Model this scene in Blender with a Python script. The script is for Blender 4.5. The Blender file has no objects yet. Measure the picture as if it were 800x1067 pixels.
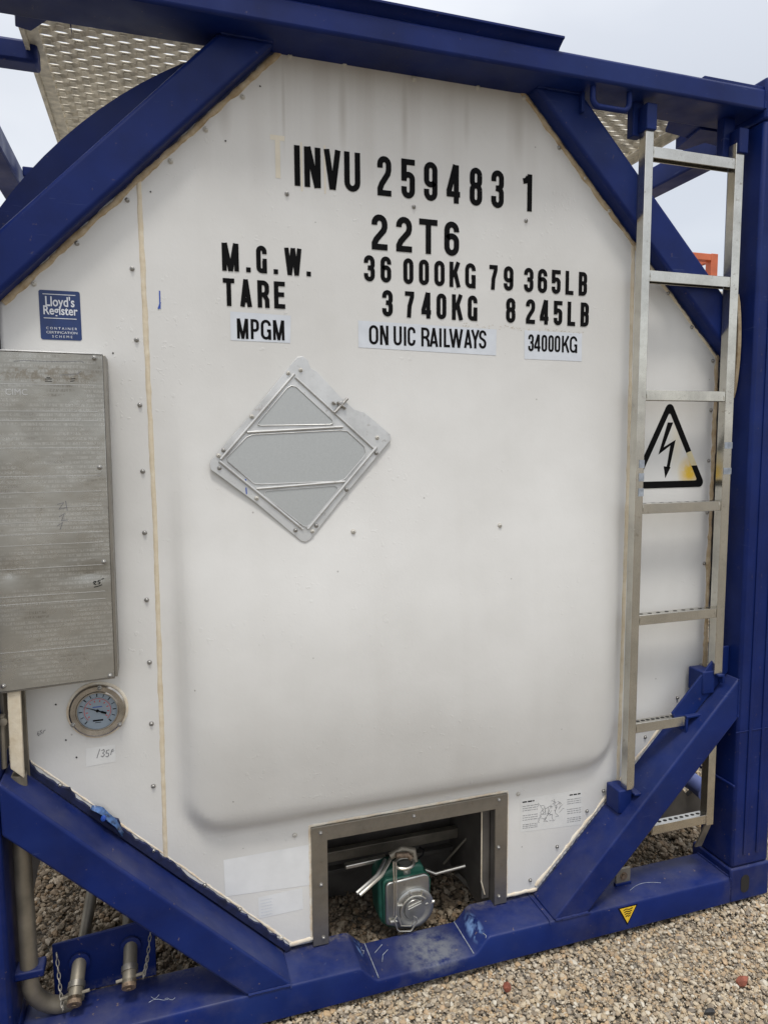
import bpy, bmesh, math, random
import numpy as np
from mathutils import Matrix, Vector
random.seed(7); rng = np.random.default_rng(7)
SC = bpy.context.scene
COL = SC.collection

# ------------------------------------------------------------------ camera, sky, sun, exposure
F = 723.6267; CC = np.array([0.5369, -1.7075, 1.5245])
YAW, PIT, ROL = 0.3106, -0.0990, -0.0066
def _rot(yaw, pitch, roll):
    cy, sy, cp, sp = math.cos(yaw), math.sin(yaw), math.cos(pitch), math.sin(pitch)
    f = np.array([sy*cp, cy*cp, sp]); r = np.array([cy, -sy, 0.]); u = np.cross(r, f)
    c, s = math.cos(roll), math.sin(roll)
    return np.array([c*r+s*u, -s*r+c*u, f])
CM = _rot(YAW, PIT, ROL)
cam_d = bpy.data.cameras.new('camera'); cam = bpy.data.objects.new('camera', cam_d); COL.objects.link(cam)
cam_d.sensor_fit = 'VERTICAL'; cam_d.sensor_height = 36; cam_d.lens = F/1067*36
cam_d.clip_start = 0.02; cam_d.clip_end = 3000
m = Matrix.Identity(4)
for i in range(3):
    m[i][0] = CM[0][i]; m[i][1] = CM[1][i]; m[i][2] = -CM[2][i]; m[i][3] = CC[i]
cam.matrix_world = m
SC.camera = cam

SUN_EL, SUN_AZ = math.radians(70), math.radians(186)      # azimuth measured from +Y clockwise: from the front
W = bpy.data.worlds.new('World'); SC.world = W; W.use_nodes = True
nt = W.node_tree; nt.nodes.clear()
out = nt.nodes.new('ShaderNodeOutputWorld')
sky = nt.nodes.new('ShaderNodeTexSky'); sky.sky_type = 'NISHITA'; sky.sun_disc = False
sky.sun_elevation = SUN_EL; sky.sun_rotation = SUN_AZ; sky.dust_density = 3
bg = nt.nodes.new('ShaderNodeBackground'); bg.inputs[1].default_value = 0.05
bg2 = nt.nodes.new('ShaderNodeBackground'); bg2.inputs[1].default_value = 1.0
add = nt.nodes.new('ShaderNodeAddShader')
tc = nt.nodes.new('ShaderNodeTexCoord'); no = nt.nodes.new('ShaderNodeTexNoise')
no.inputs['Scale'].default_value = 2.2; no.inputs['Detail'].default_value = 4; no.inputs['Roughness'].default_value = .45
mp = nt.nodes.new('ShaderNodeMapping'); mp.inputs['Scale'].default_value = (1, 1, 2.2)
rm = nt.nodes.new('ShaderNodeValToRGB')
rm.color_ramp.elements[0].position = .36; rm.color_ramp.elements[0].color = (.66, .675, .70, 1)
rm.color_ramp.elements[1].position = .68; rm.color_ramp.elements[1].color = (.90, .90, .895, 1)
sep = nt.nodes.new('ShaderNodeSeparateXYZ')
mr = nt.nodes.new('ShaderNodeMapRange')                      # overcast sky grows brighter towards the zenith
mr.inputs['From Min'].default_value = 0.4; mr.inputs['From Max'].default_value = 1.0
mr.inputs['To Min'].default_value = 0.9; mr.inputs['To Max'].default_value = 1.75
mul = nt.nodes.new('ShaderNodeVectorMath'); mul.operation = 'SCALE'
L = nt.links.new
L(tc.outputs['Generated'], mp.inputs[0]); L(mp.outputs[0], no.inputs['Vector']); L(no.outputs['Fac'], rm.inputs[0])
L(tc.outputs['Generated'], sep.inputs[0]); L(sep.outputs['Z'], mr.inputs['Value'])
L(rm.outputs[0], mul.inputs[0]); L(mr.outputs[0], mul.inputs['Scale'])
L(mul.outputs[0], bg2.inputs[0]); L(sky.outputs[0], bg.inputs[0])
L(bg.outputs[0], add.inputs[0]); L(bg2.outputs[0], add.inputs[1]); L(add.outputs[0], out.inputs[0])
sd = bpy.data.lights.new('sun', 'SUN'); sd.energy = 1.75; sd.angle = math.radians(10); sd.color = (1, .965, .91)
sun = bpy.data.objects.new('sun', sd); COL.objects.link(sun)
dsun = Vector((math.sin(SUN_AZ)*math.cos(SUN_EL), math.cos(SUN_AZ)*math.cos(SUN_EL), math.sin(SUN_EL)))
sun.rotation_euler = dsun.to_track_quat('Z', 'Y').to_euler(); sun.location = (0, -3, 8)
SC.view_settings.view_transform = 'Standard'; SC.view_settings.look = 'None'
SC.view_settings.exposure = 0.0; SC.view_settings.gamma = 1; SC.view_settings.use_curve_mapping = False
SC.cycles.max_bounces = 8; SC.cycles.diffuse_bounces = 4; SC.cycles.glossy_bounces = 4

# ------------------------------------------------------------------ measuring: a photograph pixel on a plane of the real place
def un(px, py, V=0., axis=1):
    d = CM.T @ np.array([(px-400)/F, -(py-533.5)/F, 1.]); t = (V-CC[axis])/d[axis]
    return Vector((CC + t*d).tolist())

# ------------------------------------------------------------------ materials
def nodes(name):
    mt = bpy.data.materials.new(name); mt.use_nodes = True
    n = mt.node_tree; return mt, n, n.nodes['Principled BSDF']
def N(n, t, **k):
    x = n.nodes.new(t)
    for a, b in k.items():
        if a.startswith('i_'):
            x.inputs[a[2:].replace('_', ' ')].default_value = b
        else: setattr(x, a, b)
    return x
def ramp(n, src, stops):
    r = N(n, 'ShaderNodeValToRGB'); e = r.color_ramp.elements
    while len(e) < len(stops): e.new(.5)
    for i, (p_, c) in enumerate(stops):
        e[i].position = p_; e[i].color = (c, c, c, 1) if not isinstance(c, tuple) else (*c[:3], 1)
    n.links.new(src, r.inputs[0]); return r.outputs[0]
def noise(n, scale, detail=4, rough=.5, vec=None, dist=0):
    x = N(n, 'ShaderNodeTexNoise'); x.inputs['Scale'].default_value = scale; x.inputs['Detail'].default_value = detail
    x.inputs['Roughness'].default_value = rough; x.inputs['Distortion'].default_value = dist
    if vec is None: vec = coord(n)
    n.links.new(vec, x.inputs['Vector']); return x.outputs['Fac']
def coord(n, scale=None):
    g = N(n, 'ShaderNodeTexCoord').outputs['Object']
    if scale:
        mp = N(n, 'ShaderNodeMapping'); mp.inputs['Scale'].default_value = scale
        n.links.new(g, mp.inputs[0]); return mp.outputs[0]
    return g
def mix(n, fac, a, b, typ='MIX'):
    x = N(n, 'ShaderNodeMixRGB'); x.blend_type = typ
    for i, v in enumerate((fac, a, b)):
        if isinstance(v, (int, float)) : x.inputs[i].default_value = v if i == 0 else (v, v, v, 1)
        elif isinstance(v, tuple): x.inputs[i].default_value = (*v[:3], 1)
        else: n.links.new(v, x.inputs[i])
    return x.outputs[0]
def math_(n, op, a, b=None, c=None, clamp=False):
    x = N(n, 'ShaderNodeMath'); x.operation = op; x.use_clamp = clamp
    for i, v in enumerate((a, b, c)):
        if v is None: continue
        if isinstance(v, (int, float)): x.inputs[i].default_value = v
        else: n.links.new(v, x.inputs[i])
    return x.outputs[0]
def bump(n, b, h, strength, dist=.002):
    x = N(n, 'ShaderNodeBump'); x.inputs['Strength'].default_value = strength; x.inputs['Distance'].default_value = dist
    n.links.new(h, x.inputs['Height']); n.links.new(x.outputs[0], b.inputs['Normal']); return x
def spot(n, c, r, soft=.5):
    """mask around a point of the surface: 1 inside the ellipsoid, 0 outside"""
    mp = N(n, 'ShaderNodeMapping'); mp.vector_type = 'POINT'
    mp.inputs['Location'].default_value = (-c[0]/r[0], -c[1]/r[1], -c[2]/r[2]); mp.inputs['Scale'].default_value = (1/r[0], 1/r[1], 1/r[2])
    n.links.new(coord(n), mp.inputs[0])
    v = N(n, 'ShaderNodeVectorMath'); v.operation = 'LENGTH'; n.links.new(mp.outputs[0], v.inputs[0])
    m_ = N(n, 'ShaderNodeMapRange'); m_.inputs['From Min'].default_value = 1; m_.inputs['From Max'].default_value = 1-soft
    n.links.new(v.outputs['Value'], m_.inputs['Value']); return m_.outputs[0]

def plain(name, col, rough=.5, metal=0, var=.12, scale=30, bmp=0):
    mt, n, b = nodes(name)
    f = noise(n, scale, 5)
    lo = tuple(c*(1-var) for c in col); hi = tuple(min(1, c*(1+var)) for c in col)
    n.links.new(ramp(n, f, [(.3, lo), (.7, hi)]), b.inputs['Base Color'])
    b.inputs['Roughness'].default_value = rough; b.inputs['Metallic'].default_value = metal
    if bmp: bump(n, b, noise(n, scale*3, 4), bmp)
    return mt

def blue_paint():
    mt, n, b = nodes('blue_paint')
    c = mix(n, ramp(n, noise(n, 6, 6, .6), [(.3, 0.), (.75, 1.)]), (.0026, .0100, .072), (.0048, .0180, .128))
    # settled dust on the faces that look up, near the ground
    g = N(n, 'ShaderNodeNewGeometry'); s = N(n, 'ShaderNodeSeparateXYZ'); n.links.new(g.outputs['Normal'], s.inputs[0])
    sp = N(n, 'ShaderNodeSeparateXYZ'); n.links.new(g.outputs['Position'], sp.inputs[0])
    up = math_(n, 'SUBTRACT', s.outputs['Z'], .3, clamp=True)
    d = math_(n, 'MULTIPLY', up, ramp(n, noise(n, 14, 8, .65), [(.35, .1), (.8, 1.)]))
    d = math_(n, 'MULTIPLY', d, .30)
    c = mix(n, d, c, (.20, .19, .17))
    fade = ramp(n, noise(n, 2.3, 5, .6, None, .6), [(.50, 0.), (.72, 1.)])
    c = mix(n, math_(n, 'MULTIPLY', fade, .28), c, (.018, .042, .17))
    low = N(n, 'ShaderNodeMapRange'); low.inputs['From Min'].default_value = .75; low.inputs['From Max'].default_value = .05
    n.links.new(sp.outputs['Z'], low.inputs['Value'])
    chip = ramp(n, noise(n, 70, 4, .6), [(.685, 0.), (.70, 1.)])
    c = mix(n, math_(n, 'MULTIPLY', chip, math_(n, 'ADD', math_(n, 'MULTIPLY', low.outputs[0], .5), .25)), c, (.17, .13, .11))
    mud = ramp(n, noise(n, 5, 8, .7), [(.5, 0.), (.75, 1.)])
    c = mix(n, math_(n, 'MULTIPLY', math_(n, 'MULTIPLY', mud, low.outputs[0]), .22), c, (.13, .115, .095))
    # fine scratches
    sc = noise(n, 1, 2, .5, coord(n, (9, 9, 130)), 1.5)
    c = mix(n, math_(n, 'MULTIPLY', ramp(n, sc, [(.72, 0.), (.76, 1.)]), .12), c, (.2, .24, .4))
    # worn bare patch and chipped hump on the sill, humps with a painted pale highlight
    w = math_(n, 'MULTIPLY', spot(n, (1.24, .06, .05), (.115, .12, .05), .6), ramp(n, noise(n, 24, 8, .7), [(.36, 0.), (.56, 1.)]))
    c = mix(n, math_(n, 'MULTIPLY', w, .6), c, (.22, .23, .22))
    for cc, rr in (((1.383, .07, .07), (.022, .07, .05)), ((1.035, .12, .06), (.012, .05, .04))):
        w = math_(n, 'MULTIPLY', spot(n, cc, rr, .5), ramp(n, noise(n, 30, 3, .5, None, 1.), [(.46, 0.), (.60, 1.)]))
        c = mix(n, math_(n, 'MULTIPLY', w, .8), c, (.16, .27, .50))
    # grime along the back of the sill top
    w = math_(n, 'MULTIPLY', spot(n, (1.2, .155, .1), (1.2, .05, .03), .8), ramp(n, noise(n, 60, 8, .7), [(.42, 0.), (.62, 1.)]))
    c = mix(n, math_(n, 'MULTIPLY', w, .7), c, (.22, .2, .17))
    n.links.new(c, b.inputs['Base Color'])
    n.links.new(ramp(n, noise(n, 9, 5), [(.3, .30), (.7, .58)]), b.inputs['Roughness'])
    b.inputs['Specular IOR Level'].default_value = .20
    bump(n, b, noise(n, 70, 4), .12, .001)
    return mt

def cladding():
    mt, n, b = nodes('white_cladding')
    c = mix(n, ramp(n, noise(n, 2.2, 6, .6), [(.3, 0.), (.7, 1.)]), (.585, .577, .55), (.68, .674, .65))
    # faint sooty vertical streaks, stronger under the top edge
    st = ramp(n, noise(n, 1, 3, .5, coord(n, (17, 1, .55))), [(.48, 0.), (.75, 1.)])
    pos = N(n, 'ShaderNodeSeparateXYZ'); n.links.new(coord(n), pos.inputs[0])
    mrr = N(n, 'ShaderNodeMapRange'); mrr.inputs['From Min'].default_value = 2.12; mrr.inputs['From Max'].default_value = 2.52
    n.links.new(pos.outputs['Z'], mrr.inputs['Value'])
    dirt = mrr.outputs[0]
    c = mix(n, math_(n, 'MULTIPLY', dirt, .38), c, (.40, .345, .27))
    c = mix(n, math_(n, 'MULTIPLY', math_(n, 'MULTIPLY', st, math_(n, 'ADD', math_(n, 'MULTIPLY', dirt, .5), .05)), .6), c, (.30, .25, .2))
    # run-down stains below the screws of the top row
    for (x, z, r, l, a) in ((.866, 2.37, .006, .13, .35), (1.02, 2.375, .014, .12, .38), (1.19, 2.38, .012, .12, .38), (1.37, 2.40, .012, .08, .22), (1.53, 2.40, .02, .12, .3), (.72, 2.33, .02, .07, .25)):
        w = math_(n, 'MULTIPLY', spot(n, (x, .12, z), (r, .1, l), .9), a)
        c = mix(n, w, c, (.27, .23, .18))
    # pen-thin specks
    vo = N(n, 'ShaderNodeTexVoronoi'); vo.inputs['Scale'].default_value = 11; n.links.new(coord(n), vo.inputs['Vector'])
    n.links.new(mix(n, math_(n, 'MULTIPLY', ramp(n, vo.outputs['Distance'], [(.022, 1.), (.03, 0.)]), .5), c, (.12, .1, .08)), b.inputs['Base Color'])
    # repainted patch: a smoother, whiter coat with an uneven edge
    b.inputs['Roughness'].default_value = .42
    b.inputs['Specular IOR Level'].default_value = .4
    h = math_(n, 'ADD', math_(n, 'MULTIPLY', noise(n, 120, 3), .35), noise(n, 9, 3))
    dm = math_(n, 'MULTIPLY', ramp(n, noise(n, 75, 2, .4), [(.66, 0.), (.72, 1.)]), ramp(n, noise(n, 5, 2), [(.5, 0.), (.6, 1.)]))
    h = math_(n, 'ADD', h, math_(n, 'MULTIPLY', dm, .7))
    bump(n, b, h, .22, .0028)
    return mt

def steel(name, col=(.47, .455, .42), rough=.36, metal=.9, brush=(3, 3, 60)):
    mt, n, b = nodes(name)
    f = noise(n, 1, 5, .6, coord(n, brush))
    f2 = noise(n, 12, 6, .65)
    c = mix(n, ramp(n, f2, [(.35, 0.), (.75, 1.)]), col, tuple(k*.72 for k in col))
    c = mix(n, math_(n, 'MULTIPLY', ramp(n, noise(n, 45, 6, .7), [(.6, 0.), (.72, 1.)]), .5), c, (.16, .11, .07))
    n.links.new(c, b.inputs['Base Color']); b.inputs['Metallic'].default_value = metal
    n.links.new(ramp(n, math_(n, 'MULTIPLY', math_(n, 'ADD', f, f2), .5), [(.3, rough-.08), (.7, rough+.14)]), b.inputs['Roughness'])
    bump(n, b, f, .12, .001)
    return mt

def data_plate_mat():
    mt, n, b = nodes('etched_steel_plate')
    f2 = noise(n, 7, 7, .65)
    c = mix(n, ramp(n, f2, [(.35, 0.), (.7, 1.)]), (.42, .41, .375), (.30, .29, .26))
    # etched lines of small print: rows x random words
    z = N(n, 'ShaderNodeSeparateXYZ'); n.links.new(coord(n), z.inputs[0])
    row = math_(n, 'FRACT', math_(n, 'MULTIPLY', z.outputs['Z'], 92))
    row = math_(n, 'MULTIPLY', math_(n, 'GREATER_THAN', row, .38), 1.)
    words = ramp(n, noise(n, 1, 5, .8, coord(n, (330, 1, 92))), [(.47, 0.), (.53, 1.)])
    block = ramp(n, noise(n, 1, 2, .5, coord(n, (9, 1, 21))), [(.42, 0.), (.5, 1.)])
    t = math_(n, 'MULTIPLY', math_(n, 'MULTIPLY', row, words), block)
    c = mix(n, math_(n, 'MULTIPLY', t, .22), c, (.78, .77, .73))
    t2 = math_(n, 'MULTIPLY', math_(n, 'MULTIPLY', row, words), ramp(n, noise(n, 1, 2, .5, coord(n, (14, 1, 25))), [(.58, 0.), (.66, 1.)]))
    c = mix(n, math_(n, 'MULTIPLY', t2, .4), c, (.1, .08, .06))
    # brown grime by the top
    w = math_(n, 'MULTIPLY', spot(n, (.30, .03, 1.683), (.14, .1, .024), .4), ramp(n, noise(n, 70, 6, .7), [(.45, 0.), (.58, 1.)]))
    c = mix(n, math_(n, 'MULTIPLY', w, .55), c, (.19, .15, .10))
    n.links.new(c, b.inputs['Base Color']); b.inputs['Metallic'].default_value = .75
    n.links.new(ramp(n, noise(n, 14, 6, .6), [(.3, .20), (.7, .42)]), b.inputs['Roughness'])
    big = noise(n, 6, 3)
    d0 = math_(n, 'ADD', spot(n, (.37, .03, 1.222), (.10, .2, .035), 1.), spot(n, (.20, .03, 1.235), (.05, .2, .05), 1.)); d1 = math_(n, 'MULTIPLY', math_(n, 'MULTIPLY', d0, d0), -.9)
    big = math_(n, 'ADD', math_(n, 'MULTIPLY', noise(n, 2.2, 2), 3.), big)
    bump(n, b, math_(n, 'ADD', math_(n, 'ADD', big, d1), math_(n, 'MULTIPLY', t, -.02)), .7, .008)
    return mt

def sealant(name, col, col2):
    mt, n, b = nodes(name)
    c = mix(n, ramp(n, noise(n, 25, 6, .65), [(.35, 0.), (.65, 1.)]), col, col2)
    n.links.new(c, b.inputs['Base Color']); b.inputs['Roughness'].default_value = .7
    bump(n, b, noise(n, 60, 5), .5, .003)
    return mt

def gravel_mat(name, pal, dust):
    mt, n, b = nodes(name)
    g = N(n, 'ShaderNodeNewGeometry')
    r = N(n, 'ShaderNodeValToRGB'); r.color_ramp.interpolation = 'CONSTANT'
    e = r.color_ramp.elements
    while len(e) < len(pal): e.new(.5)
    for i, c in enumerate(pal): e[i].position = i/len(pal); e[i].color = (*c, 1)
    n.links.new(g.outputs['Random Per Island'], r.inputs[0])
    c = mix(n, ramp(n, noise(n, 90, 5, .6), [(.3, 0.), (.8, .5)]), r.outputs[0], dust)
    n.links.new(c, b.inputs['Base Color']); b.inputs['Roughness'].default_value = .85
    b.inputs['Specular IOR Level'].default_value = .25
    bump(n, b, noise(n, 260, 4), .5, .002)
    return mt

def ground_mat():
    mt, n, b = nodes('ground_gravel')
    v = N(n, 'ShaderNodeTexVoronoi'); v.inputs['Scale'].default_value = 48; n.links.new(coord(n), v.inputs['Vector'])
    s = N(n, 'ShaderNodeSeparateColor'); n.links.new(v.outputs['Color'], s.inputs[0])
    c = ramp(n, s.outputs[0], [(0., (.10, .085, .065)), (.3, (.2, .17, .13)), (.65, (.28, .25, .2)), (1., (.4, .38, .34))])
    c = mix(n, ramp(n, v.outputs['Distance'], [(.3, 0.), (.7, .7)]), c, (.09, .075, .055))
    c = mix(n, math_(n, 'MULTIPLY', noise(n, 1.3, 6), .5), c, (.22, .19, .15))
    n.links.new(c, b.inputs['Base Color']); b.inputs['Roughness'].default_value = .9
    bump(n, b, math_(n, 'MULTIPLY', v.outputs['Distance'], -1.), .8, .012)
    return mt

M = dict(
    blue=blue_paint(), clad=cladding(), rail=steel('ladder_steel', (.64, .62, .56), .17, .97, (2, 2, 2.2)), frame=steel('recess_frame_steel', (.30, .28, .245), .42, .85),
    plate=data_plate_mat(), alu=steel('placard_aluminium', (.60, .60, .585), .42, .6, (20, 20, 20)),
    pane=plain('placard_dull_aluminium', (.41, .42, .41), .45, .5, .05, 240),
    seal=sealant('sealant_bead', (.56, .47, .33), (.66, .59, .46)), tan=sealant('weathered_sealant', (.30, .21, .11), (.50, .41, .28)),
    white_seal=sealant('pale_sealant', (.62, .50, .35), (.74, .70, .60)),
    black=plain('black_vinyl', (.0045, .0045, .005), .85, 0, .2, 60), ghost=plain('old_letter_ghost', (.66, .60, .48), .5, 0, .05),
    sticker=plain('pale_sticker', (.60, .63, .67), .35, 0, .05, 25), paper=plain('paper_label', (.66, .66, .64), .5, 0, .05, 20),
    navy=plain('navy_sticker', (.010, .03, .12), .35, 0, .15), whiteink=plain('white_ink', (.62, .64, .68), .5), grey_ink=plain('grey_ink', (.16, .16, .17), .6),
    yellow=plain('yellow_decal', (.72, .47, .03), .4, 0, .1), stain=plain('yellow_fade', (.62, .44, .09), .5, 0, .35, 35),
    pale_yellow=plain('pale_yellow_fade', (.66, .58, .36), .5, 0, .15, 25),
    screw=plain('zinc_screw', (.36, .35, .33), .35, .8, .3, 200), cream_screw=plain('painted_rivet', (.50, .48, .43), .4, 0, .1, 200),
    bezel=plain('gauge_bezel_steel', (.42, .39, .35), .22, .95, .25, 40), dial=plain('gauge_dial', (.23, .28, .33), .35, 0, .06), red=plain('red_ink', (.45, .05, .04), .5),
    blue_ink=plain('blue_ink', (.02, .07, .35), .4), green=plain('green_valve_paint', (.012, .075, .052), .5, 0, .3, 30),
    cast=steel('valve_cast_steel', (.46, .46, .44), .34, .95, (30, 30, 30)), wire=plain('bright_steel_wire', (.58, .56, .50), .3, .9, .1),
    dark=plain('dark_steel_and_shade', (.11, .10, .088), .6, .3, .3, 12), grate=plain('dirty_galvanised_mesh', (.50, .46, .38), .5, .35, .3, 45),
    pipe=plain('dull_steam_tube', (.24, .215, .17), .5, .6, .25, 18), rusty=plain('rusty_cap', (.20, .145, .10), .6, .5, .5, 120),
    orange=plain('orange_paint', (.55, .13, .05), .5, 0, .15, 5), paleblue=plain('pale_blue_paint', (.09, .12, .30), .5, 0, .15, 5), cream=plain('cream_cladding', (.55, .52, .45), .5, 0, .1, 4),
    redp=plain('red_paint', (.42, .05, .03), .5), film=plain('blue_plastic', (.06, .13, .30), .25, 0, .7, 90), filmw=plain('clear_plastic', (.45, .6, .8), .25, 0, .2, 60),
    oldpaper=plain('old_bleached_label', (.70, .71, .71), .4, 0, .05, 20), tape=plain('old_blue_tape', (.30, .33, .37), .5, .3, .3, 60), scuff=plain('paint_scuff', (.30, .33, .38), .6, 0, .4, 60), gap_shade=plain('blue_black_gap_shade', (.007, .012, .052), .7, 0, .5, 40), hole=plain('unlit_hole', (.012, .011, .01), .8),
)
def warn_mat():
    mt, n, b = nodes('faded_warning_film')
    nz = noise(n, 38, 5, .6)
    w1 = math_(n, 'MULTIPLY', spot(n, (2.160, .125, 1.425), (.052, .1, .062), .75), ramp(n, nz, [(.30, .35), (.55, 1.)]))
    w2 = math_(n, 'MULTIPLY', spot(n, (2.105, .125, 1.52), (.035, .1, .13), .9), .35)
    c = mix(n, w2, (.64, .64, .62), (.66, .55, .28)); c = mix(n, w1, c, (.66, .43, .04))
    n.links.new(c, b.inputs['Base Color']); b.inputs['Roughness'].default_value = .5; return mt
M['warn'] = warn_mat()
M['black'].node_tree.nodes['Principled BSDF'].inputs['Specular IOR Level'].default_value = .12
M['dial'].node_tree.nodes['Principled BSDF'].inputs['Coat Weight'].default_value = .6
M['film'].node_tree.nodes['Principled BSDF'].inputs['Transmission Weight'].default_value = .3

# ------------------------------------------------------------------ mesh helpers
class MB:
    def __init__(s): s.v = []; s.f = []
    def add(s, vs, fs):
        o = len(s.v); s.v += [tuple(v) for v in vs]; s.f += [tuple(i+o for i in f) for f in fs]; return s
    def box(s, x0, x1, y0, y1, z0, z1):
        vs = [(x, y, z) for x in (x0, x1) for y in (y0, y1) for z in (z0, z1)]
        return s.add(vs, [(0,1,3,2),(4,6,7,5),(0,4,5,1),(2,3,7,6),(0,2,6,4),(1,5,7,3)])
    def prism_y(s, pts, y0, y1):
        """polygon in x,z extruded between y0 and y1 (y0 nearer)"""
        n = len(pts); vs = [(p[0], y0, p[1]) for p in pts]+[(p[0], y1, p[1]) for p in pts]
        return s.add(vs, [tuple(range(n)), tuple(range(2*n-1, n-1, -1))]+[(i, i+n, (i+1) % n+n, (i+1) % n) for i in range(n)])
    def prism(s, pts, off):
        n = len(pts); off = Vector(off); vs = [Vector(p) for p in pts]; vs = vs+[v+off for v in vs]
        return s.add(vs, [tuple(range(n)), tuple(range(2*n-1, n-1, -1))]+[(i, i+n, (i+1) % n+n, (i+1) % n) for i in range(n)])
    def tube(s, path, r, seg=10, closed=False, rf=None):
        path = [Vector(p) for p in path]; n = len(path); rings = []
        up = None
        for i, p in enumerate(path):
            if closed: t = (path[(i+1) % n]-path[i-1])
            else: t = path[min(i+1, n-1)]-path[max(i-1, 0)]
            t.normalize()
            if up is None:
                up = Vector((0, 0, 1)) if abs(t.z) < .9 else Vector((0, 1, 0))
            a = t.cross(up).normalized(); b = a.cross(t).normalized(); up = b
            rr = rf(i) if rf else r
            rings.append([p+a*math.cos(q)*rr+b*math.sin(q)*rr for q in [2*math.pi*k/seg for k in range(seg)]])
        vs = [v for rg in rings for v in rg]; fs = []
        m_ = n if closed else n-1
        for i in range(m_):
            for k in range(seg):
                j = (i+1) % n; k2 = (k+1) % seg
                fs.append((i*seg+k, i*seg+k2, j*seg+k2, j*seg+k))
        if not closed:
            fs.append(tuple(range(seg-1, -1, -1))); fs.append(tuple((n-1)*seg+k for k in range(seg)))
        return s.add(vs, fs)
    def disc_y(s, c, prof, seg=32):
        """lathe about an axis along y through c: prof = [(radius, y offset)...]"""
        vs = []; fs = []
        for r, dy in prof:
            for k in range(seg):
                a = 2*math.pi*k/seg; vs.append((c[0]+r*math.cos(a), c[1]+dy, c[2]+r*math.sin(a)))
        for i in range(len(prof)-1):
            for k in range(seg):
                k2 = (k+1) % seg; fs.append((i*seg+k, i*seg+k2, (i+1)*seg+k2, (i+1)*seg+k))
        fs.append(tuple(range(seg))); fs.append(tuple(reversed(range((len(prof)-1)*seg, len(prof)*seg))))
        return s.add(vs, fs)
    def build(s, name, mat, parent=None, bevel=0, smooth=False, seg=2):
        me = bpy.data.meshes.new(name); me.from_pydata(s.v, [], s.f); me.update()
        bm = bmesh.new(); bm.from_mesh(me); bmesh.ops.recalc_face_normals(bm, faces=bm.faces); bm.to_mesh(me); bm.free()
        me.materials.append(M[mat] if isinstance(mat, str) else mat)
        return link(name, me, parent, bevel, smooth, seg)
def link(name, me, parent=None, bevel=0, smooth=False, seg=2):
    o = bpy.data.objects.new(name, me); COL.objects.link(o)
    if parent is not None:
        o.parent = parent
        if parent.type == 'EMPTY': o.matrix_parent_inverse = Matrix.Translation(-Vector(parent.location))
        elif parent.location.length > 0: o.matrix_parent_inverse = Matrix.Translation(-Vector(parent.location))
    if bevel:
        b = o.modifiers.new('bevel', 'BEVEL'); b.width = bevel; b.segments = seg; b.limit_method = 'ANGLE'; b.angle_limit = math.radians(35)
    if smooth or bevel:
        me.polygons.foreach_set('use_smooth', [True]*len(me.polygons))
        if hasattr(me, 'set_sharp_from_angle'): me.set_sharp_from_angle(angle=math.radians(42))
    return o
def tag(o, label=None, cat=None, group=None, kind=None):
    if label: o['label'] = label
    if cat: o['category'] = cat
    if group: o['group'] = group
    if kind: o['kind'] = kind
    return o
def empty(name, loc):
    o = bpy.data.objects.new(name, None); o.location = loc; o.empty_display_size = .2; COL.objects.link(o); return o
def rbox_path(x0, x1, z0, z1, r, y, k=6):
    P = []
    for cx, cz, a0 in ((x1-r, z1-r, 0), (x0+r, z1-r, 90), (x0+r, z0+r, 180), (x1-r, z0+r, 270)):
        for i in range(k+1):
            a = math.radians(a0+90*i/k); P.append((cx+r*math.cos(a), y, cz+r*math.sin(a)))
    return P

# ------------------------------------------------------------------ ground (setting)
def build_ground():
    g = MB(); g.add([(-400, -400, -.03), (400, -400, -.03), (400, 400, -.03), (-400, 400, -.03)], [(0, 1, 2, 3)])
    tag(g.build('ground', ground_mat()), kind='structure')
build_ground()

# ================================================================== THE TANK CONTAINER
T = empty('tank_container', (1.219, 0, 0))
tag(T, 'blue framed white tank container seen end on, black lettering and steel ladder', 'tank container')

# ---- frame -------------------------------------------------------
WX = 2.438
def post(x0, x1, side):
    b = MB(); b.box(x0+.004, x1-.004, .004, .150, .118, 2.473); o = b.build('corner_post', 'blue', T, .010)
    s = 1 if side > 0 else -1
    # pressed ribs on the front face
    for fx in (.33, .66):
        x = x0+(x1-x0)*fx; r = MB(); r.box(x-.006, x+.006, .0005, .0039, .16, 2.43); r.build('pressed_rib', 'blue', o, .0015)
    for z0, z1 in ((0, .118), (2.473, 2.591)):
        c = MB(); c.box(x0, x1, 0, .178, z0, z1); co = c.build('corner_casting', 'blue', T, .007)
        h = MB(); zc = (z0+z1)/2; xc = (x0+x1)/2-.022*s
        h.prism_y([(xc+(.0175*math.cos(a)), zc+(.0135 if math.sin(a) >= 0 else -.0135)+.0175*math.sin(a)) for a in [2*math.pi*i/20 for i in range(20)]], -.001, .03)
        h.build('casting_slot', 'hole', co)
    return o
post(0, .162, -1)
pr = post(2.276, WX, 1)
MB().box(2.272, 2.2795, .003, .152, .40, .408).build('weld_seam', 'blue', pr, .002)
MB().box(2.272, 2.436, .0015, .0039, .585, .5885).build('weld_seam', 'blue', pr, .001)

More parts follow.
